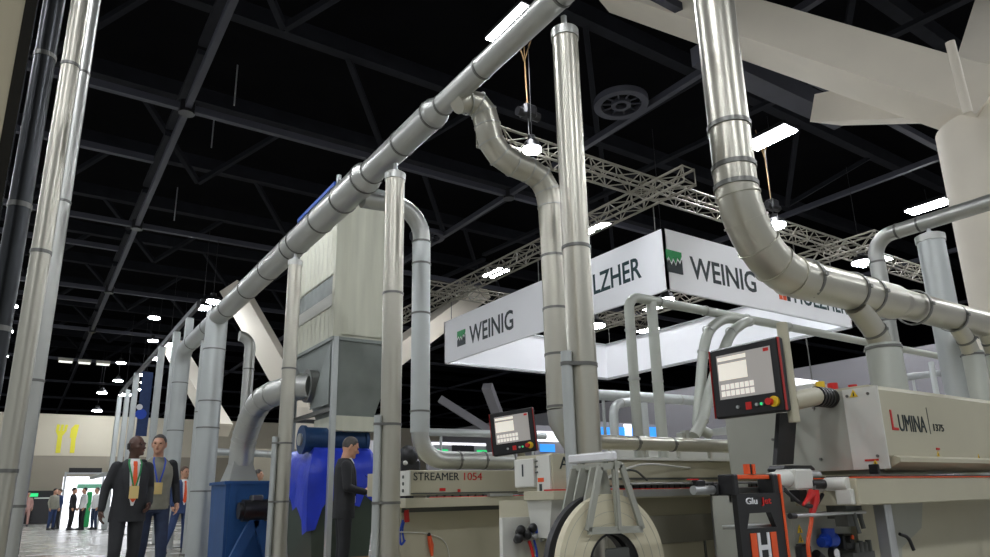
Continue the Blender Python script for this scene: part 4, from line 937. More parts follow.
ch.build('feed_chain', 'machine_dark', st, 0); MB().box((x0_, SY-.085, 1.0), (SR, SY-.08, 1.008)).build('red_edge', 'red', st, 0)
a, b = at(489, 497, Y=SY-.12), at(512, 497, Y=SY-.12); MB().box((a.x, SY-.14, 1.0), (b.x, SY, 1.03)).build('alu_scale', 'alu', st, 0)
MB().box((SX+.02, SY+.25, .05), (SR, 7.5, .905)).build('base_cabinet', 'machine', st, 0); MB().box((SX+.02, SY+.24, .855), (SR, SY+.25, .9)).build('dark_band', 'machine_dark', st, 0)
a = at(441, 535, Y=SY+.2); hk = thing('pressure_gun', 'small orange air gun hung on the base of the farthest machine', 'air gun', a)
MB().tube([at(429, 534, Y=SY+.24), at(431, 545, Y=SY+.22), at(432, 556, Y=SY+.2)], [.02, .03, .015], 10).build('grip', 'orange', hk)
MB().ball(at(429, 534.5, Y=SY+.23), .02).build('hook', 'black', hk); MB().tube(smoothpath([at(400, 532, Y=SY+.23), at(428, 533, Y=SY+.23), at(446, 540, Y=SY+.23), at(450, 560, Y=SY+.23)], .15), .006, 6).build('hose', 'machine_light', hk)
rh = thing('hose_bundle', 'red and blue air hoses hanging at the left end of the farthest machine', 'hose', (SX-.1, SY+.3, .6))
q = lambda x, y: at(x, y, Y=SY+.25)
MB().tube([q(406, 510), q(407, 522)], .03, 10).build('red_filter', 'red', rh); MB().tube(smoothpath([q(403, 520), q(399, 535), q(401, 546), q(405, 540)], .1), .012, 8).tube(smoothpath([q(404, 522), q(402, 530), q(404, 541)], .1), .01, 8).build('blue_hose', 'blue', rh)
MB().box((SX-.17, SY+.3, .02), (SX-.0, SY+.5, .9)).build('pipe_panel', 'machine_light', rh, 0)
# stand-in for an unclear dark figure, built as a motor on a stand
a = at(408, 468, Y=8.3); bk = thing('dark_figure_form', 'black stand-in for a dark figure behind the left end of the farthest machine', 'motor', (a.x, 8.3, 0))
MB().ball((a.x, 8.3, 1.52), (.13, .13, .16), 16, 10).box((a.x-.12, 8.2, 1.25), (a.x+.15, 8.45, 1.5), .04).build('motor_body', 'black', bk); MB().box((a.x-.06, 8.25, 0), (a.x+.06, 8.4, 1.27)).build('stand', 'black', bk, 0)
MB().ball((a.x-.1, 8.18, 1.44), .03).build('cap', 'machine_light', bk)

# ================================================================== COIL RACK
cc = at(615, 568, Y=2.78); Rr = .369
def coil(y, th, label, m='coil', cx_=0, cz_=0, core='black'):
    c = Vector((cc.x+cx_, y, cc.z+cz_)); t = thing('edge_band_coil', label, 'coil', c, group='edging coils on the rack')
    MB().pipe(c, c+Vector((0, th, 0)), Rr, Rr*.475, 64).build('band_roll', m, t, 40)
    g = MB()
    for k in range(3): r_ = Rr*(.60+.16*k); g.pipe(c+Vector((0, -.0012, 0)), c+Vector((0, .001, 0)), r_, r_-.0015, 64)
    g.build('winding_lines', 'machine_grey' if m == 'coil' else 'machine_dark', t, 40)
    MB().pipe(c+Vector((0, -.004, 0)), c+Vector((0, th+.004, 0)), Rr*.478, Rr*.45, 40).build('core', core, t)
    return t
coil(2.78, .042, 'big cream coil of edge banding at the front of the rack')
coil(2.87, .038, 'dark coil of edge banding directly behind the big cream coil', 'coil_dark')
rk = thing('coil_rack', 'pale metal coil rack with trapezoid guards holding the edging coils', 'rack', (cc.x, 2.85, 0))
yg = 2.748
def gpt(x, y, yy=yg): return at(x, y, Y=yy)
def guard(dy, nm, m='machine_grey'):
    o = Vector((0, dy, 0)); A, B, C_, D_ = [gpt(*p)+o for p in ((600, 467), (621, 464.5), (642, 529), (588, 531))]
    # keep guards upright: same plane
    g = MB()
    for a, b in ((A, D_), (B, C_), (D_, C_), (A, B)): g.bar(a, b, .035, .016, up=(0, 1, 0))
    m0, m1 = (A*.35+B*.65), (D_*.45+C_*.55); g.bar(m0, m1, .028, .016, up=(0, 1, 0)); return g.build(nm, m, rk, 0)
guard(0, 'front_guard')
def plate(dy, nm):
    o = Vector((0, dy, 0)); A, B, C_, D_ = [gpt(*p)+o for p in ((600, 467), (615, 465), (628, 531), (588, 532))]
    return MB().prism([A, B, C_, D_], (0, .012, 0)).build(nm, 'machine_grey', rk, 0)
for dy in (.07, .155, .23): plate(dy, 'divider_plate')
A = gpt(608, 466); B = A+Vector((0, .24, 0))
MB().bar(A, B+Vector((0, .02, 0)), .05, .03).build('top_beam', 'machine_grey', rk, 0)
hA = gpt(612, 457); hB = hA+Vector((-.0, .42, .0)); mb = MB(); mb.box((hA.x-.025, yg-.02, hA.z-.02), (hA.x+.025, yg+.34, hA.z+.03), .01); mb.build('handle', 'white', rk, 30)
mb = MB(); 
for y in (yg+.06, yg+.24): mb.bar((hA.x, y, A.z), (hA.x, y, hA.z), .02)
mb.bar((hA.x+.015, yg-.0, gpt(616, 530).z), (hA.x+.015, yg-.0, hA.z+.01), .028, .02); mb.build('upright', 'machine_grey', rk, 0)
mb = MB(); mb.cyl((cc.x, yg-.03, cc.z), (cc.x, yg+.27, cc.z), .03, n=18); mb.build('axle', 'alu', rk)
mb = MB(); mb.box((cc.x-.04, yg+.2, .04), (cc.x+.04, yg+.25, cc.z+.02)); mb.bar((cc.x, yg+.225, cc.z), gpt(610, 500)+Vector((0, .22, 0)), .05, .03); mb.box((cc.x-.3, yg+.0, 0), (cc.x+.3, yg+.28, .04)); mb.build('stand', 'machine_grey', rk, 0)
mb = MB(); c_ = gpt(640, 560); mb.box((cc.x-.08, 2.752, cc.z-.09), (cc.x+.09, 2.77, cc.z+.1), .01); mb.build('hub_plate', 'machine_dark', rk, 30)

# ================================================================== GLUE UNIT WITH THE STRIPED PANEL
GY = 2.3
gx0, gx1 = at(737, 500, Y=GY).x, at(781, 500, Y=GY).x
gl = thing('glue_unit', 'black glue unit panel with orange edges and a big letter emblem, by the near machine', 'glue unit', ((gx0+gx1)/2, GY, 0))
gz0 = .12; gzt = at(757, 474, Y=GY).z; gzl = at(757, 479, Y=GY).z
def gz(y): return at(757, y, Y=GY).z
slx = .0
# front plate with a trapezoid handle opening
op0, op1 = gz(528), gz(513); W_ = gx1-gx0
mb = MB()
def rect(x0, x1, z0, z1, y0=GY, d=.03): mb.box((x0, y0, z0), (x1, y0+d, z1))
rect(gx0, gx1, gz0, op0); rect(gx0, gx1, op1, gz(493))
mb.prism([(gx0, GY, op0), (gx0+W_*.16, GY, op0), (gx0+W_*.24, GY, op1), (gx0, GY, op1)], (0, .03, 0)); mb.prism([(gx0+W_*.82, GY, op0), (gx1, GY, op0), (gx1, GY, op1), (gx0+W_*.72, GY, op1)], (0, .03, 0))
mb.build('front_plate', 'black', gl, 0)
MB().box((gx0, GY+.03, gz0), (gx1+.012, GY+.26, gz0+.04)).build('box_body', 'black', gl, 0)
MB().box((gx1, GY-.006, gz0), (gx1+.018, GY+.07, gz(474)), .003).build('side_cheek', 'orange', gl, 0)
for x0_, x1_ in ((gx0-.012, gx0+.03), (gx1-.05, gx1)): MB().box((x0_, GY, gz(495)), (x1_, GY+.1, gz(474)), .006).build('handle_post', 'black', gl, 30)
MB().box((gx0+.02, GY+.02, gz(479)), (gx1-.0, GY+.05, gz(474.5)), .004).build('handle_bar', 'orange', gl, 30)
e0 = MB(); ex = gx0+W_*.36
e0.box((ex-.0, GY+.015, gz(474)), (ex+.022, GY+.04, gz(464))); e0.box((ex+.045, GY+.015, gz(474)), (ex+.067, GY+.04, gz(464))); e0.build('top_emblem', 'orange', gl, 0)
MB().box((ex+.022, GY+.02, gz(474)), (ex+.045, GY+.04, gz(464))).build('top_emblem_core', 'black', gl, 0)
text('Glu', (gx0+W_*.18, GY-.001, gz(504)), (1, 0, 0), (0, 0, 1), W_*.25, gz(497.5)-gz(504), 'white', gl, bold=.01)
text('Jet', (gx0+W_*.53, GY-.001, gz(504)), (1, 0, 0), (0, 0, 1), W_*.22, gz(497.5)-gz(504), 'red', gl, bold=.01)
# big H emblem: orange, white, black, white, orange stripes with a crossbar
zt_, zb_ = gz(533), gz0+.1
x_ = gx0+W_*.2
st_ = [(0, .13, 'orange'), (.155, .055, 'white'), (.365, .055, 'white'), (.45, .13, 'orange')]
for u0, wd, m_ in st_: MB().box((x_+W_*u0, GY-.004, zb_), (x_+W_*(u0+wd), GY, zt_)).build('emblem_stripe', m_, gl, 0)
zm = gz(548); MB().box((x_+W_*.2, GY-.004, zm-.012), (x_+W_*.37, GY, zm+.012)).build('emblem_crossbar', 'white', gl, 0)
mb = MB(); mb.box((gx0+W_*.3, GY+.06, gz(530)), (gx1, GY+.2, gz(526)), .004); mb.cyl((gx0+W_*.4, GY+.13, gz(527)), (gx0+W_*.4, GY+.13, gz(516)), .012, n=10); mb.build('glue_fitting', 'alu', gl, 30)
# infeed bar through the handle
ib = thing('infeed_bar', 'grey metal infeed bar passing through the handle of the black glue unit', 'bar', (3.2, GY+.12, 1.0))
zb1 = at(760, 489, Y=GY+.12).z
MB().box((gx0+.06, GY+.1, zb1-.02), (gx1+.19, GY+.15, zb1+.012), .004).build('rail', 'machine_dark', ib, 30)
MB().cyl((gx0-.6, GY+.13, zb1+.035), (gx1+.2, GY+.13, zb1+.035), .006, n=10).cyl((gx1+.10, GY+.12, zb1+.08), (gx1+.10, GY+.12, zb1-.07), .009, n=10).build('rod', 'galv_dark', ib)
mb = MB(); mb.cyl((gx0-.18, GY+.12, zb1-.0), (gx0-.03, GY+.12, zb1), .022, n=16); mb.build('chrome_cylinder', 'alu', ib)
mb = MB(); mb.box((gx0-.17, GY+.1, zb1+.02), (gx0-.1, GY+.14, zb1+.05), .006); mb.build('clamp_block', 'black', ib, 30); MB().box((gx0-.03, GY+.09, zb1-.03), (gx0+.02, GY+.15, zb1+.03), .008).build('clamp_block', 'black', ib, 30)
mb = MB(); mb.box((gx0-.22, GY+.11, zb1+.05), (gx0-.14, GY+.12, zb1+.056)); mb.build('red_tab', 'red', ib, 0)

# ================================================================== BACKGROUND STANDS
def booth_box(name, label, cat, x0, x1, y, z0, z1, m, d=.1): return tag(MB().box((x0, y, z0), (x1, y+d, z1)).build(name, m, None, 0), label, cat)
# white stand at the far left
yb = 37.0
a, b = at(66, 472, Y=yb), at(113, 470, Y=yb)
bt = thing('exhibition_booth', 'bright white exhibition booth far away at the left, in front of the end wall', 'booth', (a.x, yb, 0))
MB().box((a.x, yb+1.6, 0), (b.x+1.2, yb+1.7, a.z-.15)).build('back_wall', 'glow_panel', bt, 0)  # white wall given emission to imitate the booth lighting on it
fr = MB()
for x in (a.x, a.x+1.5, b.x): fr.box((x-.04, yb-.04, 0), (x+.04, yb+.04, a.z))
fr.box((a.x, yb-.04, a.z-.1), (b.x+1.2, yb+.04, a.z)); fr.build('frame', 'alu', bt, 0)
MB().box((a.x+.1, yb-.06, a.z-.02), (a.x+1.4, yb-.02, a.z+.18)).build('header', 'door_dark', bt, 0)
MB().box((a.x+.6, yb+1.55, 1.75), (a.x+1.6, yb+1.6, 1.95)).build('lettered_strip', 'sign_pale_green', bt, 0)
MB().box((a.x+1.0, yb+.9, 0), (a.x+1.22, yb+1.2, 1.6), .05).build('green_column', 'logo_green', bt, 0)
MB().box((a.x+1.7, yb+.2, 0), (a.x+2.6, yb+.8, .9)).build('counter', 'white', bt, 0)
rl = at(91, 478, Y=30); r2 = at(112, 468, Y=22)
tag(MB().bar(rl, (2.6, 19.3, rl.z), .1).build('white_rail', 'galv_white', None, 0), 'pale horizontal rail joining the far white booth to the slim posts', 'rail')
# red sign on the left pipe row, exit sign over the doorway
a = at(23, 463, Y=21.6); tag(MB().box((a.x-.0, 21.55, a.z-.12), (a.x+.14, 21.6, a.z+.14)).build('red_sign', 'red', None, 0), 'small red sign fixed to the pipes at the left edge', 'sign')
a = at(34, 495, Y=48.6); tag(MB().box((a.x-.2, 48.62, a.z-.1), (a.x+.2, 48.72, a.z+.1)).build('exit_sign', 'glow_green', None, 0), 'small green lit sign over the far dark doorway', 'sign')
# back stands seen between the machines
def stand(label, y, p0, p1, m, base=0, extra=None):
    a, b = at(*p0, Y=y), at(*p1, Y=y); t = thing('exhibition_stand', label, 'booth', ((a.x+b.x)/2, y, 0))
    MB().box((a.x, y, base), (b.x, y+.12, a.z)).build('wall_panel', m, t, 0)
    for (q0, q1, mm, nm) in (extra or []):
        c, d = at(*q0, Y=y-.02), at(*q1, Y=y-.02); MB().box((c.x, y-.03, d.z), (d.x, y-.001, c.z)).build(nm, mm, t, 0)
    return t
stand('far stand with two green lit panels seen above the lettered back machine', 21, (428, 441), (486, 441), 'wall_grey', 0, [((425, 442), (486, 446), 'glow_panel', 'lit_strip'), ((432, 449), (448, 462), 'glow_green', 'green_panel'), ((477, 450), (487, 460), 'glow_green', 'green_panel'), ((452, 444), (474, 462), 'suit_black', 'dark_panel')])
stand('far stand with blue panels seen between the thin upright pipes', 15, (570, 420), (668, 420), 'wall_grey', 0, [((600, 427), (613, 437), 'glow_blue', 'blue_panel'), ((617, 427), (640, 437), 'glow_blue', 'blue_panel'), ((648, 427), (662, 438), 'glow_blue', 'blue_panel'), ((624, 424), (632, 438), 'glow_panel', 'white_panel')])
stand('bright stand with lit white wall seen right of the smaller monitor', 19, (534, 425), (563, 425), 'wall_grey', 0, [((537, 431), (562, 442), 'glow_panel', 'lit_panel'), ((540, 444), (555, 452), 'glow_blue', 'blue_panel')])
stand('pale low stand seen between the filter posts at the back', 20, (240, 448), (300, 448), 'wall_cream', 0, [((246, 451), (285, 456), 'glow_panel', 'lit_strip')])
stand('white stand with lit wall behind the phone user', 18, (362, 440), (384, 440), 'white', 0)
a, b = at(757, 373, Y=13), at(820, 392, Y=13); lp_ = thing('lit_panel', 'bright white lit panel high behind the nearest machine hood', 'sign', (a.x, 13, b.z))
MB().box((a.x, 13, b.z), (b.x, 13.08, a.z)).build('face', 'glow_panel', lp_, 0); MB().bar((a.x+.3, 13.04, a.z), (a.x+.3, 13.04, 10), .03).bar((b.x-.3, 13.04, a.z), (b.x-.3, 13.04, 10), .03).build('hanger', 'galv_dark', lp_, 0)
# pale background pipes
def bgpipe(lab, pp, y, r, floor=False, m='galv_white'):
    P = [at(*p, Y=y) for p in pp]
    if floor: P[0] = Vector((P[0].x, y, .02))
    t = thing('background_pipe', lab, 'duct', P[0], group='pale background pipes'); MB().tube(smoothpath(P, .35, 5), r, 14).build('pipe', m, t)
    for i in range(1, len(P)-1): ring(t, (P[i]+P[i+1])/2, P[i+1]-P[i], r, 'galv', .03)
    if not floor:
        for k in (.12, .88):
            p = P[0]*(1-k)+P[-1]*k; MB().cyl((p.x, p.y, 0), p, .03, n=10).build('floor_stand', m, t)
    return t
bgpipe('pale pipe running level behind the thin upright pipes', ((585, 394), (640, 397), (716, 402)), 9.6, .10)
bgpipe('pale pipe with a bend standing between the thin upright pipes', ((614, 445), (613, 404), (630, 402)), 9.4, .085, True)
bgpipe('pale straight pipe stub standing right of the bent one', ((646, 445), (643, 403)), 9.4, .085, True)
bgpipe('pale long pipe behind the lettered back machine', ((425, 432), (470, 433), (545, 436)), 12.5, .08)
bgpipe('pale pipe lying level low right of the white outlet pipe', ((900, 378), (950, 372), (990, 367)), 7.4, .08)
bgpipe('pale upright pipe right of the level pipe near the thin duct post', ((936, 400), (931, 362)), 6.6, .055, True)
bgpipe('pale low pipe left of the smaller post, behind the blue bin', ((196, 452), (232, 452), (300, 456)), 16.5, .08)
# white workbench-like units behind the middle machine
a, b = at(660, 440, Y=6.5), at(775, 424, Y=6.5)
wb = thing('white_machine', 'white machine top with pipe fittings seen behind the monitor hoses', 'machine', ((a.x+b.x)/2, 6.8, 0))
MB().box((a.x, 6.5, 0), (b.x, 7.4, a.z), .01).build('body', 'machine_light', wb); MB().bar((a.x+.6, 6.7, a.z+.1), (b.x, 6.7, b.z-.08), .07).bar((a.x+1.2, 6.9, a.z+.16), (b.x, 6.9, b.z+.02), .06).build('rail', 'galv_white', wb, 0)
mb = MB()
for k in range(4): mb.box((a.x+.55+.09*k, 6.6, a.z), (a.x+.61+.09*k, 6.7, a.z+.12+.04*(k % 2)))
mb.build('fittings', 'machine_grey', wb, 0)
a = at(778, 345, Y=3.6)

# ================================================================== PEOPLE
def remesh(mb, voxel, smooth=3):
    me = bpy.data.meshes.new('tmp_body'); me.from_pydata(mb.v, [], mb.f); o = bpy.data.objects.new('tmp_body', me); COL.objects.link(o)
    r = o.modifiers.new('r', 'REMESH'); r.mode = 'VOXEL'; r.voxel_size = voxel; r.use_smooth_shade = True
    if smooth: s = o.modifiers.new('s', 'SMOOTH'); s.iterations = smooth; s.factor = .5
    dg = bpy.context.evaluated_depsgraph_get(); dg.update(); out = bpy.data.meshes.new_from_object(o.evaluated_get(dg)); bpy.data.objects.remove(o); bpy.data.meshes.remove(me)
    out.polygons.foreach_set('use_smooth', [True]*len(out.polygons)); return out
def hand(mb, w, d, side, curl=.5, palm_n=None):
    """wrist w, direction d; palm plus five bent tapering fingers"""
    w = Vector(w); d = Vector(d).normalized(); n = Vector(palm_n or (side, 0, 0)); n = (n-d*n.dot(d)).normalized(); s = d.cross(n)
    k = 0 if s.y <= 0 else 1
    if k: s = -s
    mb.cap(w, w+d*.05, .026, .03)
    for j in (-1.2, 0, 1.2): mb.cap(w+d*.02+s*(.013*j), w+d*.085+s*(.021*j), .019, .016)
    for j, L_ in ((-1.5, .055), (-.5, .068), (.5, .074), (1.5, .066)):
        p = w+d*.088+s*(.0185*j); q = p+(d*cos(curl*.5)+n*sin(curl*.5))*L_*.5; r = q+(d*cos(curl*1.5)+n*sin(curl*1.5))*L_*.5
        mb.cap(p, q, .0098, .0092); mb.cap(q, r, .0092, .0078)
    p = w+d*.035+s*.03; q = p+(d*.6+s*.75+n*.25).normalized()*.04; r = q+(d*.9+s*.2+n*.4).normalized()*.032
    mb.cap(p, q, .0125, .011); mb.cap(q, r, .011, .009)
def person(label, loc, heading, H=1.78, skin='skin', hair='hair_dark', bald=False, jacket='suit_black', trousers='suit_black', shirt='shirt', tie=None, lanyard=None, badge=False,
           arms=None, legs=None, head_turn=0, head_tilt=0, open_jacket=True, detail=.011, sleeves=None, collar=True, heavy=0, group=None):
    t = thing('person', label, 'person', (0, 0, 0), 0, group); L0 = len(bpy.data.objects)
    hips = [Vector((-.095, 0, .93)), Vector((.095, 0, .93))]; sh = [Vector((-.168, .005, 1.435)), Vector((.168, .005, 1.435))]
    legs = legs or [((-.11, -.01, .5), (-.12, .03, .09)), ((.11, -.01, .5), (.12, .03, .09))]
    arms = arms or [((-.235, .03, 1.17), (-.24, -.06, .93)), ((.235, .03, 1.17), (.24, -.06, .93))]
    Rt = Matrix.Rotation(head_turn, 3, 'Z') @ Matrix.Rotation(head_tilt, 3, 'X'); nk = Vector((0, .015, 1.53)); hd = nk+Rt @ Vector((0, -.025, .135))
    b = 1+heavy
    # --- body: one continuous surface
    mb = MB()
    mb.ellloft([(0, 0, .90, .15*b, .10*b), (0, 0, 1.02, .145*b, .10*b), (0, 0, 1.15, .145*b, .10*b), (0, 0, 1.32, .165, .11), (0, .01, 1.44, .15, .085), (0, .015, 1.50, .07, .06)])
    mb.cap(nk-Vector((0, 0, .09)), nk+(hd-nk)*.5, .062, .056)
    hp = lambda x, y, z: hd+Rt @ Vector((x, y, z))
    k0 = len(mb.v); mb.ball((0, 0, 0), (.076, .096, .112), 20, 14); mb.v[k0:] = [tuple(hd+Rt @ (Vector(v)+Vector((0, .006, .012)))) for v in mb.v[k0:]]
    k0 = len(mb.v); mb.ball((0, 0, 0), (.058, .064, .072), 16, 10); mb.v[k0:] = [tuple(hd+Rt @ (Vector(v)+Vector((0, -.034, -.05)))) for v in mb.v[k0:]]
    mb.cap(hp(0, -.092, .012), hp(0, -.113, -.026), .009, .015); mb.ball(hp(0, -.085, -.092), .022)
    mb.cap(hp(-.045, -.082, .032), hp(.045, -.082, .032), .012, .012)
    for s in (-1, 1):
        mb.cap(hp(s*.079, .008, .02), hp(s*.079, .012, -.028), .014, .010); mb.cap(hp(s*.045, -.068, -.02), hp(s*.052, -.05, -.02), .018, .018)
    for i in (0, 1):
        e, w = Vector(arms[i][0]), Vector(arms[i][1]); s = -1 if i == 0 else 1
        mb.cap(sh[i], e, .045, .038); mb.cap(e, w, .038, .027); hdv = Vector(arms[i][2]) if len(arms[i]) > 2 else (w-e)
        pn = Vector(arms[i][3]) if len(arms[i]) > 3 else Vector((-s, 0, 0)); hand(mb, w, hdv, s, .6, pn)
        k, a = Vector(legs[i][0]), Vector(legs[i][1]); mb.cap(hips[i], k, .075, .052); mb.cap(k, a, .052, .036)
    link(remesh(mb, detail*.75, 2), 'body', t).data.materials.append(MATS[skin])
    # --- eyes, mouth
    if detail < .015:
        e = MB()
        for s in (-1, 1): e.ball(hp(s*.032, -.088, .012), (.012, .007, .006), 10, 6)
        e.build('eyes', 'eye', t); m_ = MB(); m_.ball(hp(0, -.096, -.058), (.022, .008, .006), 12, 6); m_.build('mouth', 'lips', t)
    # --- hair
    hb = MB(); k0 = 0
    if bald: hb.ellloft([(0, .012, -.04, .079, .092), (0, .014, .0, .0805, .097), (0, .014, .03, .079, .096)])
    else: hb.ball((0, .017, .034), (.083, .099, .103), 20, 12); 
    hv = []
    for v in hb.v:
        v = Vector(v)
        if not bald and v.y < -.035 and v.z < .075: v = Vector((v.x*.9, max(v.y, -.045), max(v.z, .05)))
        if not bald and v.z < -.045: v.z = -.045+ (v.z+.045)*.2
        if bald and v.y < .02: v = Vector((v.x*.93, .02, v.z))
        hv.append(tuple(hd+Rt @ v))
    hb.v = hv; hb.build('hair', hair, t, 80)
    # --- jacket / top
    J = MB()
    J.ellloft([(0, 0, .80 if open_jacket else .88, .19*b, .135*b), (0, 0, .95, .18*b, .13*b), (0, -.004*b, 1.1, .172*b, .128*b), (0, -.004, 1.28, .19, .135), (0, .004, 1.40, .187, .12), (0, .012, 1.475, .12, .09), (0, .016, 1.515, .075, .07)])
    S_ = J if sleeves is None else MB()
    for i in (0, 1):
        e, w = Vector(arms[i][0]), Vector(arms[i][1]); S_.cap(sh[i]+Vector((0, 0, -.012)), e, .066, .052); S_.cap(e, e+(w-e)*.93, .052, .040)
    link(remesh(J, detail, 3), 'jacket', t).data.materials.append(MATS[jacket])
    if sleeves: link(remesh(S_, detail, 3), 'sleeves', t).data.materials.append(MATS[sleeves])
    # --- trousers
    T = MB(); T.ellloft([(0, 0, .84, .165*b, .115*b), (0, 0, .92, .165*b, .118*b), (0, 0, 1.0, .155*b, .11*b)])
    for i in (0, 1):
        k, a = Vector(legs[i][0]), Vector(legs[i][1]); T.cap(hips[i]-Vector((0, 0, .03)), k, .096, .069); T.cap(k, a-(a-k).normalized()*.03, .069, .055)
    link(remesh(T, detail, 3), 'trousers', t).data.materials.append(MATS[trousers])
    for i in (0, 1):
        a = Vector(legs[i][1]); s = MB(); z = a.z-.09
        s.ellloft([(a.x, a.y-.06, z+.0, .048, .145), (a.x, a.y-.06, z+.03, .05, .147), (a.x, a.y-.05, z+.055, .045, .12), (a.x, a.y+.01, z+.095, .042, .055), (a.x, a.y+.015, z+.12, .04, .05)], 18); s.build('shoe', 'black', t, 60)
    # --- shirt front, tie, lanyard, badge follow the curve of the chest
    def fy(x, z, off):
        zs = [.8, .95, 1.1, 1.28, 1.40, 1.475, 1.515]; aa = [.19*b, .18*b, .172*b, .19, .187, .12, .075]; bb_ = [.135*b, .13*b, .132*b, .139, .116, .078, .054]
        return -float(np.interp(z, zs, bb_))*sqrt(max(.05, 1-(x/float(np.interp(z, zs, aa)))**2))-off
    def strip(nm, m, rows, off, cols=5, th=.006):
        q = MB(); vs = []; n_ = cols+1
        for layer in (off, off-th):
            for (z, xa, xb) in rows:
                for i in range(n_):
                    x = xa+(xb-xa)*i/cols; vs.append((x, fy(x, z, layer), z))
        R_ = len(rows); N_ = R_*n_; F = []
        for j in range(R_-1):
            for i in range(cols):
                a_ = j*n_+i; F.append((a_, a_+1, a_+n_+1, a_+n_)); F.append((N_+a_, N_+a_+n_, N_+a_+n_+1, N_+a_+1))
        for j in range(R_-1):
            for i in (0, cols): a_ = j*n_+i; F.append((a_, a_+n_, N_+a_+n_, N_+a_))
        q.add(vs, F); return q.build(nm, m, t, 60)
    if open_jacket and shirt:
        strip('shirt_front', shirt, [(.98, -.012, .012), (1.1, -.045, .045), (1.25, -.062, .062), (1.38, -.07, .07), (1.46, -.06, .06), (1.515, -.05, .05)], .006)
        for s in (-1, 1): strip('lapel', jacket, [(1.06, s*.03, s*.06), (1.2, s*.05, s*.10), (1.36, s*.06, s*.125), (1.44, s*.055, s*.09), (1.5, s*.045, s*.075)], .013, 3, .012)
        if collar:
            for s in (-1, 1): strip('collar', shirt, [(1.45, s*.012, s*.06), (1.49, s*.008, s*.065), (1.515, s*.006, s*.065)], .02, 3, .012)
    if tie: strip('tie', tie, [(1.02, -.006, .006), (1.06, -.036, .036), (1.25, -.028, .028), (1.42, -.018, .018), (1.455, -.024, .024), (1.485, -.02, .02)], .020, 3)
    if lanyard:
        for s in (-1, 1): strip('lanyard', lanyard, [(1.2, s*.004, s*.022), (1.35, s*.04, s*.058), (1.46, s*.06, s*.078), (1.51, s*.05, s*.066)], .027, 2)
    if badge: strip('badge', 'badge', [(1.06, -.05, .05), (1.2, -.05, .05)], .03, 2)
    sc = H/1.80
    t.location = loc; t.rotation_euler = (0, 0, heading); t.scale = (sc, sc, sc)
    return t
# man in the dark suit with the orange tie, walking towards the camera
person('man in dark suit with orange tie and green lanyard walking in front', (1.08, 9.3, 0), radians(8), 1.80, 'skin_dark', 'hair_dark', True, 'suit_char', 'suit_char', 'shirt', 'orange', 'lan_green', True,
       arms=[((-.255, .04, 1.17), (-.285, -.02, .93), (0, -.15, -1)), ((.235, .08, 1.18), (.20, -.08, 1.0), (-.3, -.6, -.6))],
       legs=[((-.12, -.10, .50), (-.13, -.06, .09)), ((.11, .03, .50), (.11, .18, .11))], head_turn=radians(38), heavy=.06)
person('man in grey and black fleece with blue lanyard and jeans walking behind the suited man', (1.47, 10.15, 0), radians(2), 1.89, 'skin', 'hair_grey', False, 'fleece', 'jeans', None, None, 'lan_blue', True,
       arms=[((-.235, .03, 1.17), (-.23, -.08, .93)), ((.235, .04, 1.18), (.25, -.08, .95), (0, -.3, -1))],
       legs=[((-.10, -.05, .5), (-.10, .1, .10)), ((.11, -.08, .5), (.13, -.10, .09))], head_turn=radians(-20), open_jacket=False, sleeves='suit_black')
a = at(181.5, 505, Y=16.2)
person('man in blue suit with orange tie standing behind by the slim posts', (a.x, 16.2, 0), radians(12), 1.76, 'skin', 'hair_brown', False, 'suit_blue', 'suit_blue', 'shirt', 'orange', None, False,
       arms=[((-.24, .05, 1.18), (-.2, -.02, .95)), ((.25, .05, 1.17), (.25, -.04, .93))], legs=[((-.18, -.03, .5), (-.30, .02, .09)), ((.10, -.03, .5), (.12, .03, .09))], head_turn=radians(15), detail=.013)
q = at(345, 470, Y=8.05)
person('man in black suit standing in profile by the filter looking at his phone', (q.x, 8.05, 0), radians(76), 1.76, 'skin', 'hair_grey', False, 'suit_black', 'suit_black', 'shirt', None, None, False,
       arms=[((-.24, .0, 1.16), (-.15, -.24, 1.10), (.3, -1, .15), (.6, .2, .75)), ((.24, .0, 1.16), (.09, -.25, 1.12), (-.25, -1, .15), (-.6, .2, .75))], head_tilt=radians(22))
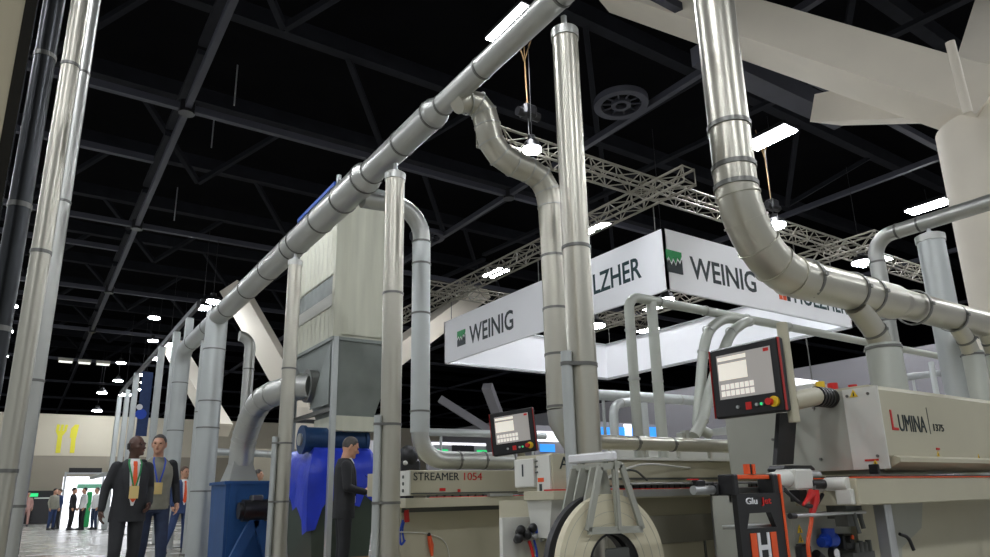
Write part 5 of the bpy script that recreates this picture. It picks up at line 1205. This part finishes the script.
# phone in his hands
ph = at(370, 479, Y=7.98); o = MB().box((-.035, -.07, -.005), (.035, .07, .005), .004).build('phone', 'black_gloss', None, 30); o.location = ph; o.rotation_euler = (radians(35), 0, radians(62))
tag(o, 'dark phone held in the hands of the black-suited man in profile', 'phone')
# visitors behind the blue bin
q = at(260, 470, Y=16.5); person('grey-haired man in a dark jacket seen above the blue bin', (q.x, 16.6, 0), radians(60), 1.72, 'skin', 'hair_grey', False, 'suit_char', 'suit_black', detail=.018)
q = at(273, 480, Y=16.0); person('dark-haired visitor right of the grey-haired man above the blue bin', (q.x, 16.0, 0), radians(-30), 1.58, 'skin', 'hair_dark', False, 'suit_blue', 'suit_black', detail=.018)
# tiny visitors far down the aisle
FV = 'far visitors at the end of the aisle'
def far(lab, px, y, hd, jk, tr, hr='hair_dark', H=1.72):
    q = at(px, 510, Y=y); person(lab, (q.x, y, 0), radians(hd), H, 'skin', hr, False, jk, tr, detail=.022, group=FV, open_jacket=False)
far('tiny far visitor in pinkish clothes standing before the dark doorway', 26.5, 44, 0, 'pink', 'pink')
far('tiny far visitor in grey top and dark trousers right of the doorway', 53, 36, 40, 'fleece', 'suit_blue')
far('tiny far visitor in light top close behind the one right of the doorway', 57.5, 37, -60, 'suit_blue', 'suit_black', 'hair_brown')
far('tiny far visitor in dark clothes before the white booth', 72, 34.6, 70, 'suit_black', 'suit_black')
far('tiny far visitor in a white shirt before the white booth', 82.5, 34.6, -70, 'shirt', 'suit_black')
far('tiny far visitor in pale clothes at the right of the white booth', 95, 34.2, -60, 'shirt', 'jeans', 'hair_grey')

# ================================================================== WORLD + RENDER LOOK
wd = bpy.data.worlds.new('hall'); SC.world = wd; wd.use_nodes = True
bgn = wd.node_tree.nodes['Background']; bgn.inputs[0].default_value = (.80, .84, .86, 1); bgn.inputs[1].default_value = .32
SC.view_settings.view_transform = 'Standard'; SC.view_settings.look = 'None'; SC.view_settings.exposure = .28; SC.view_settings.gamma = 1
try: SC.view_settings.use_curve_mapping = False
except Exception: pass
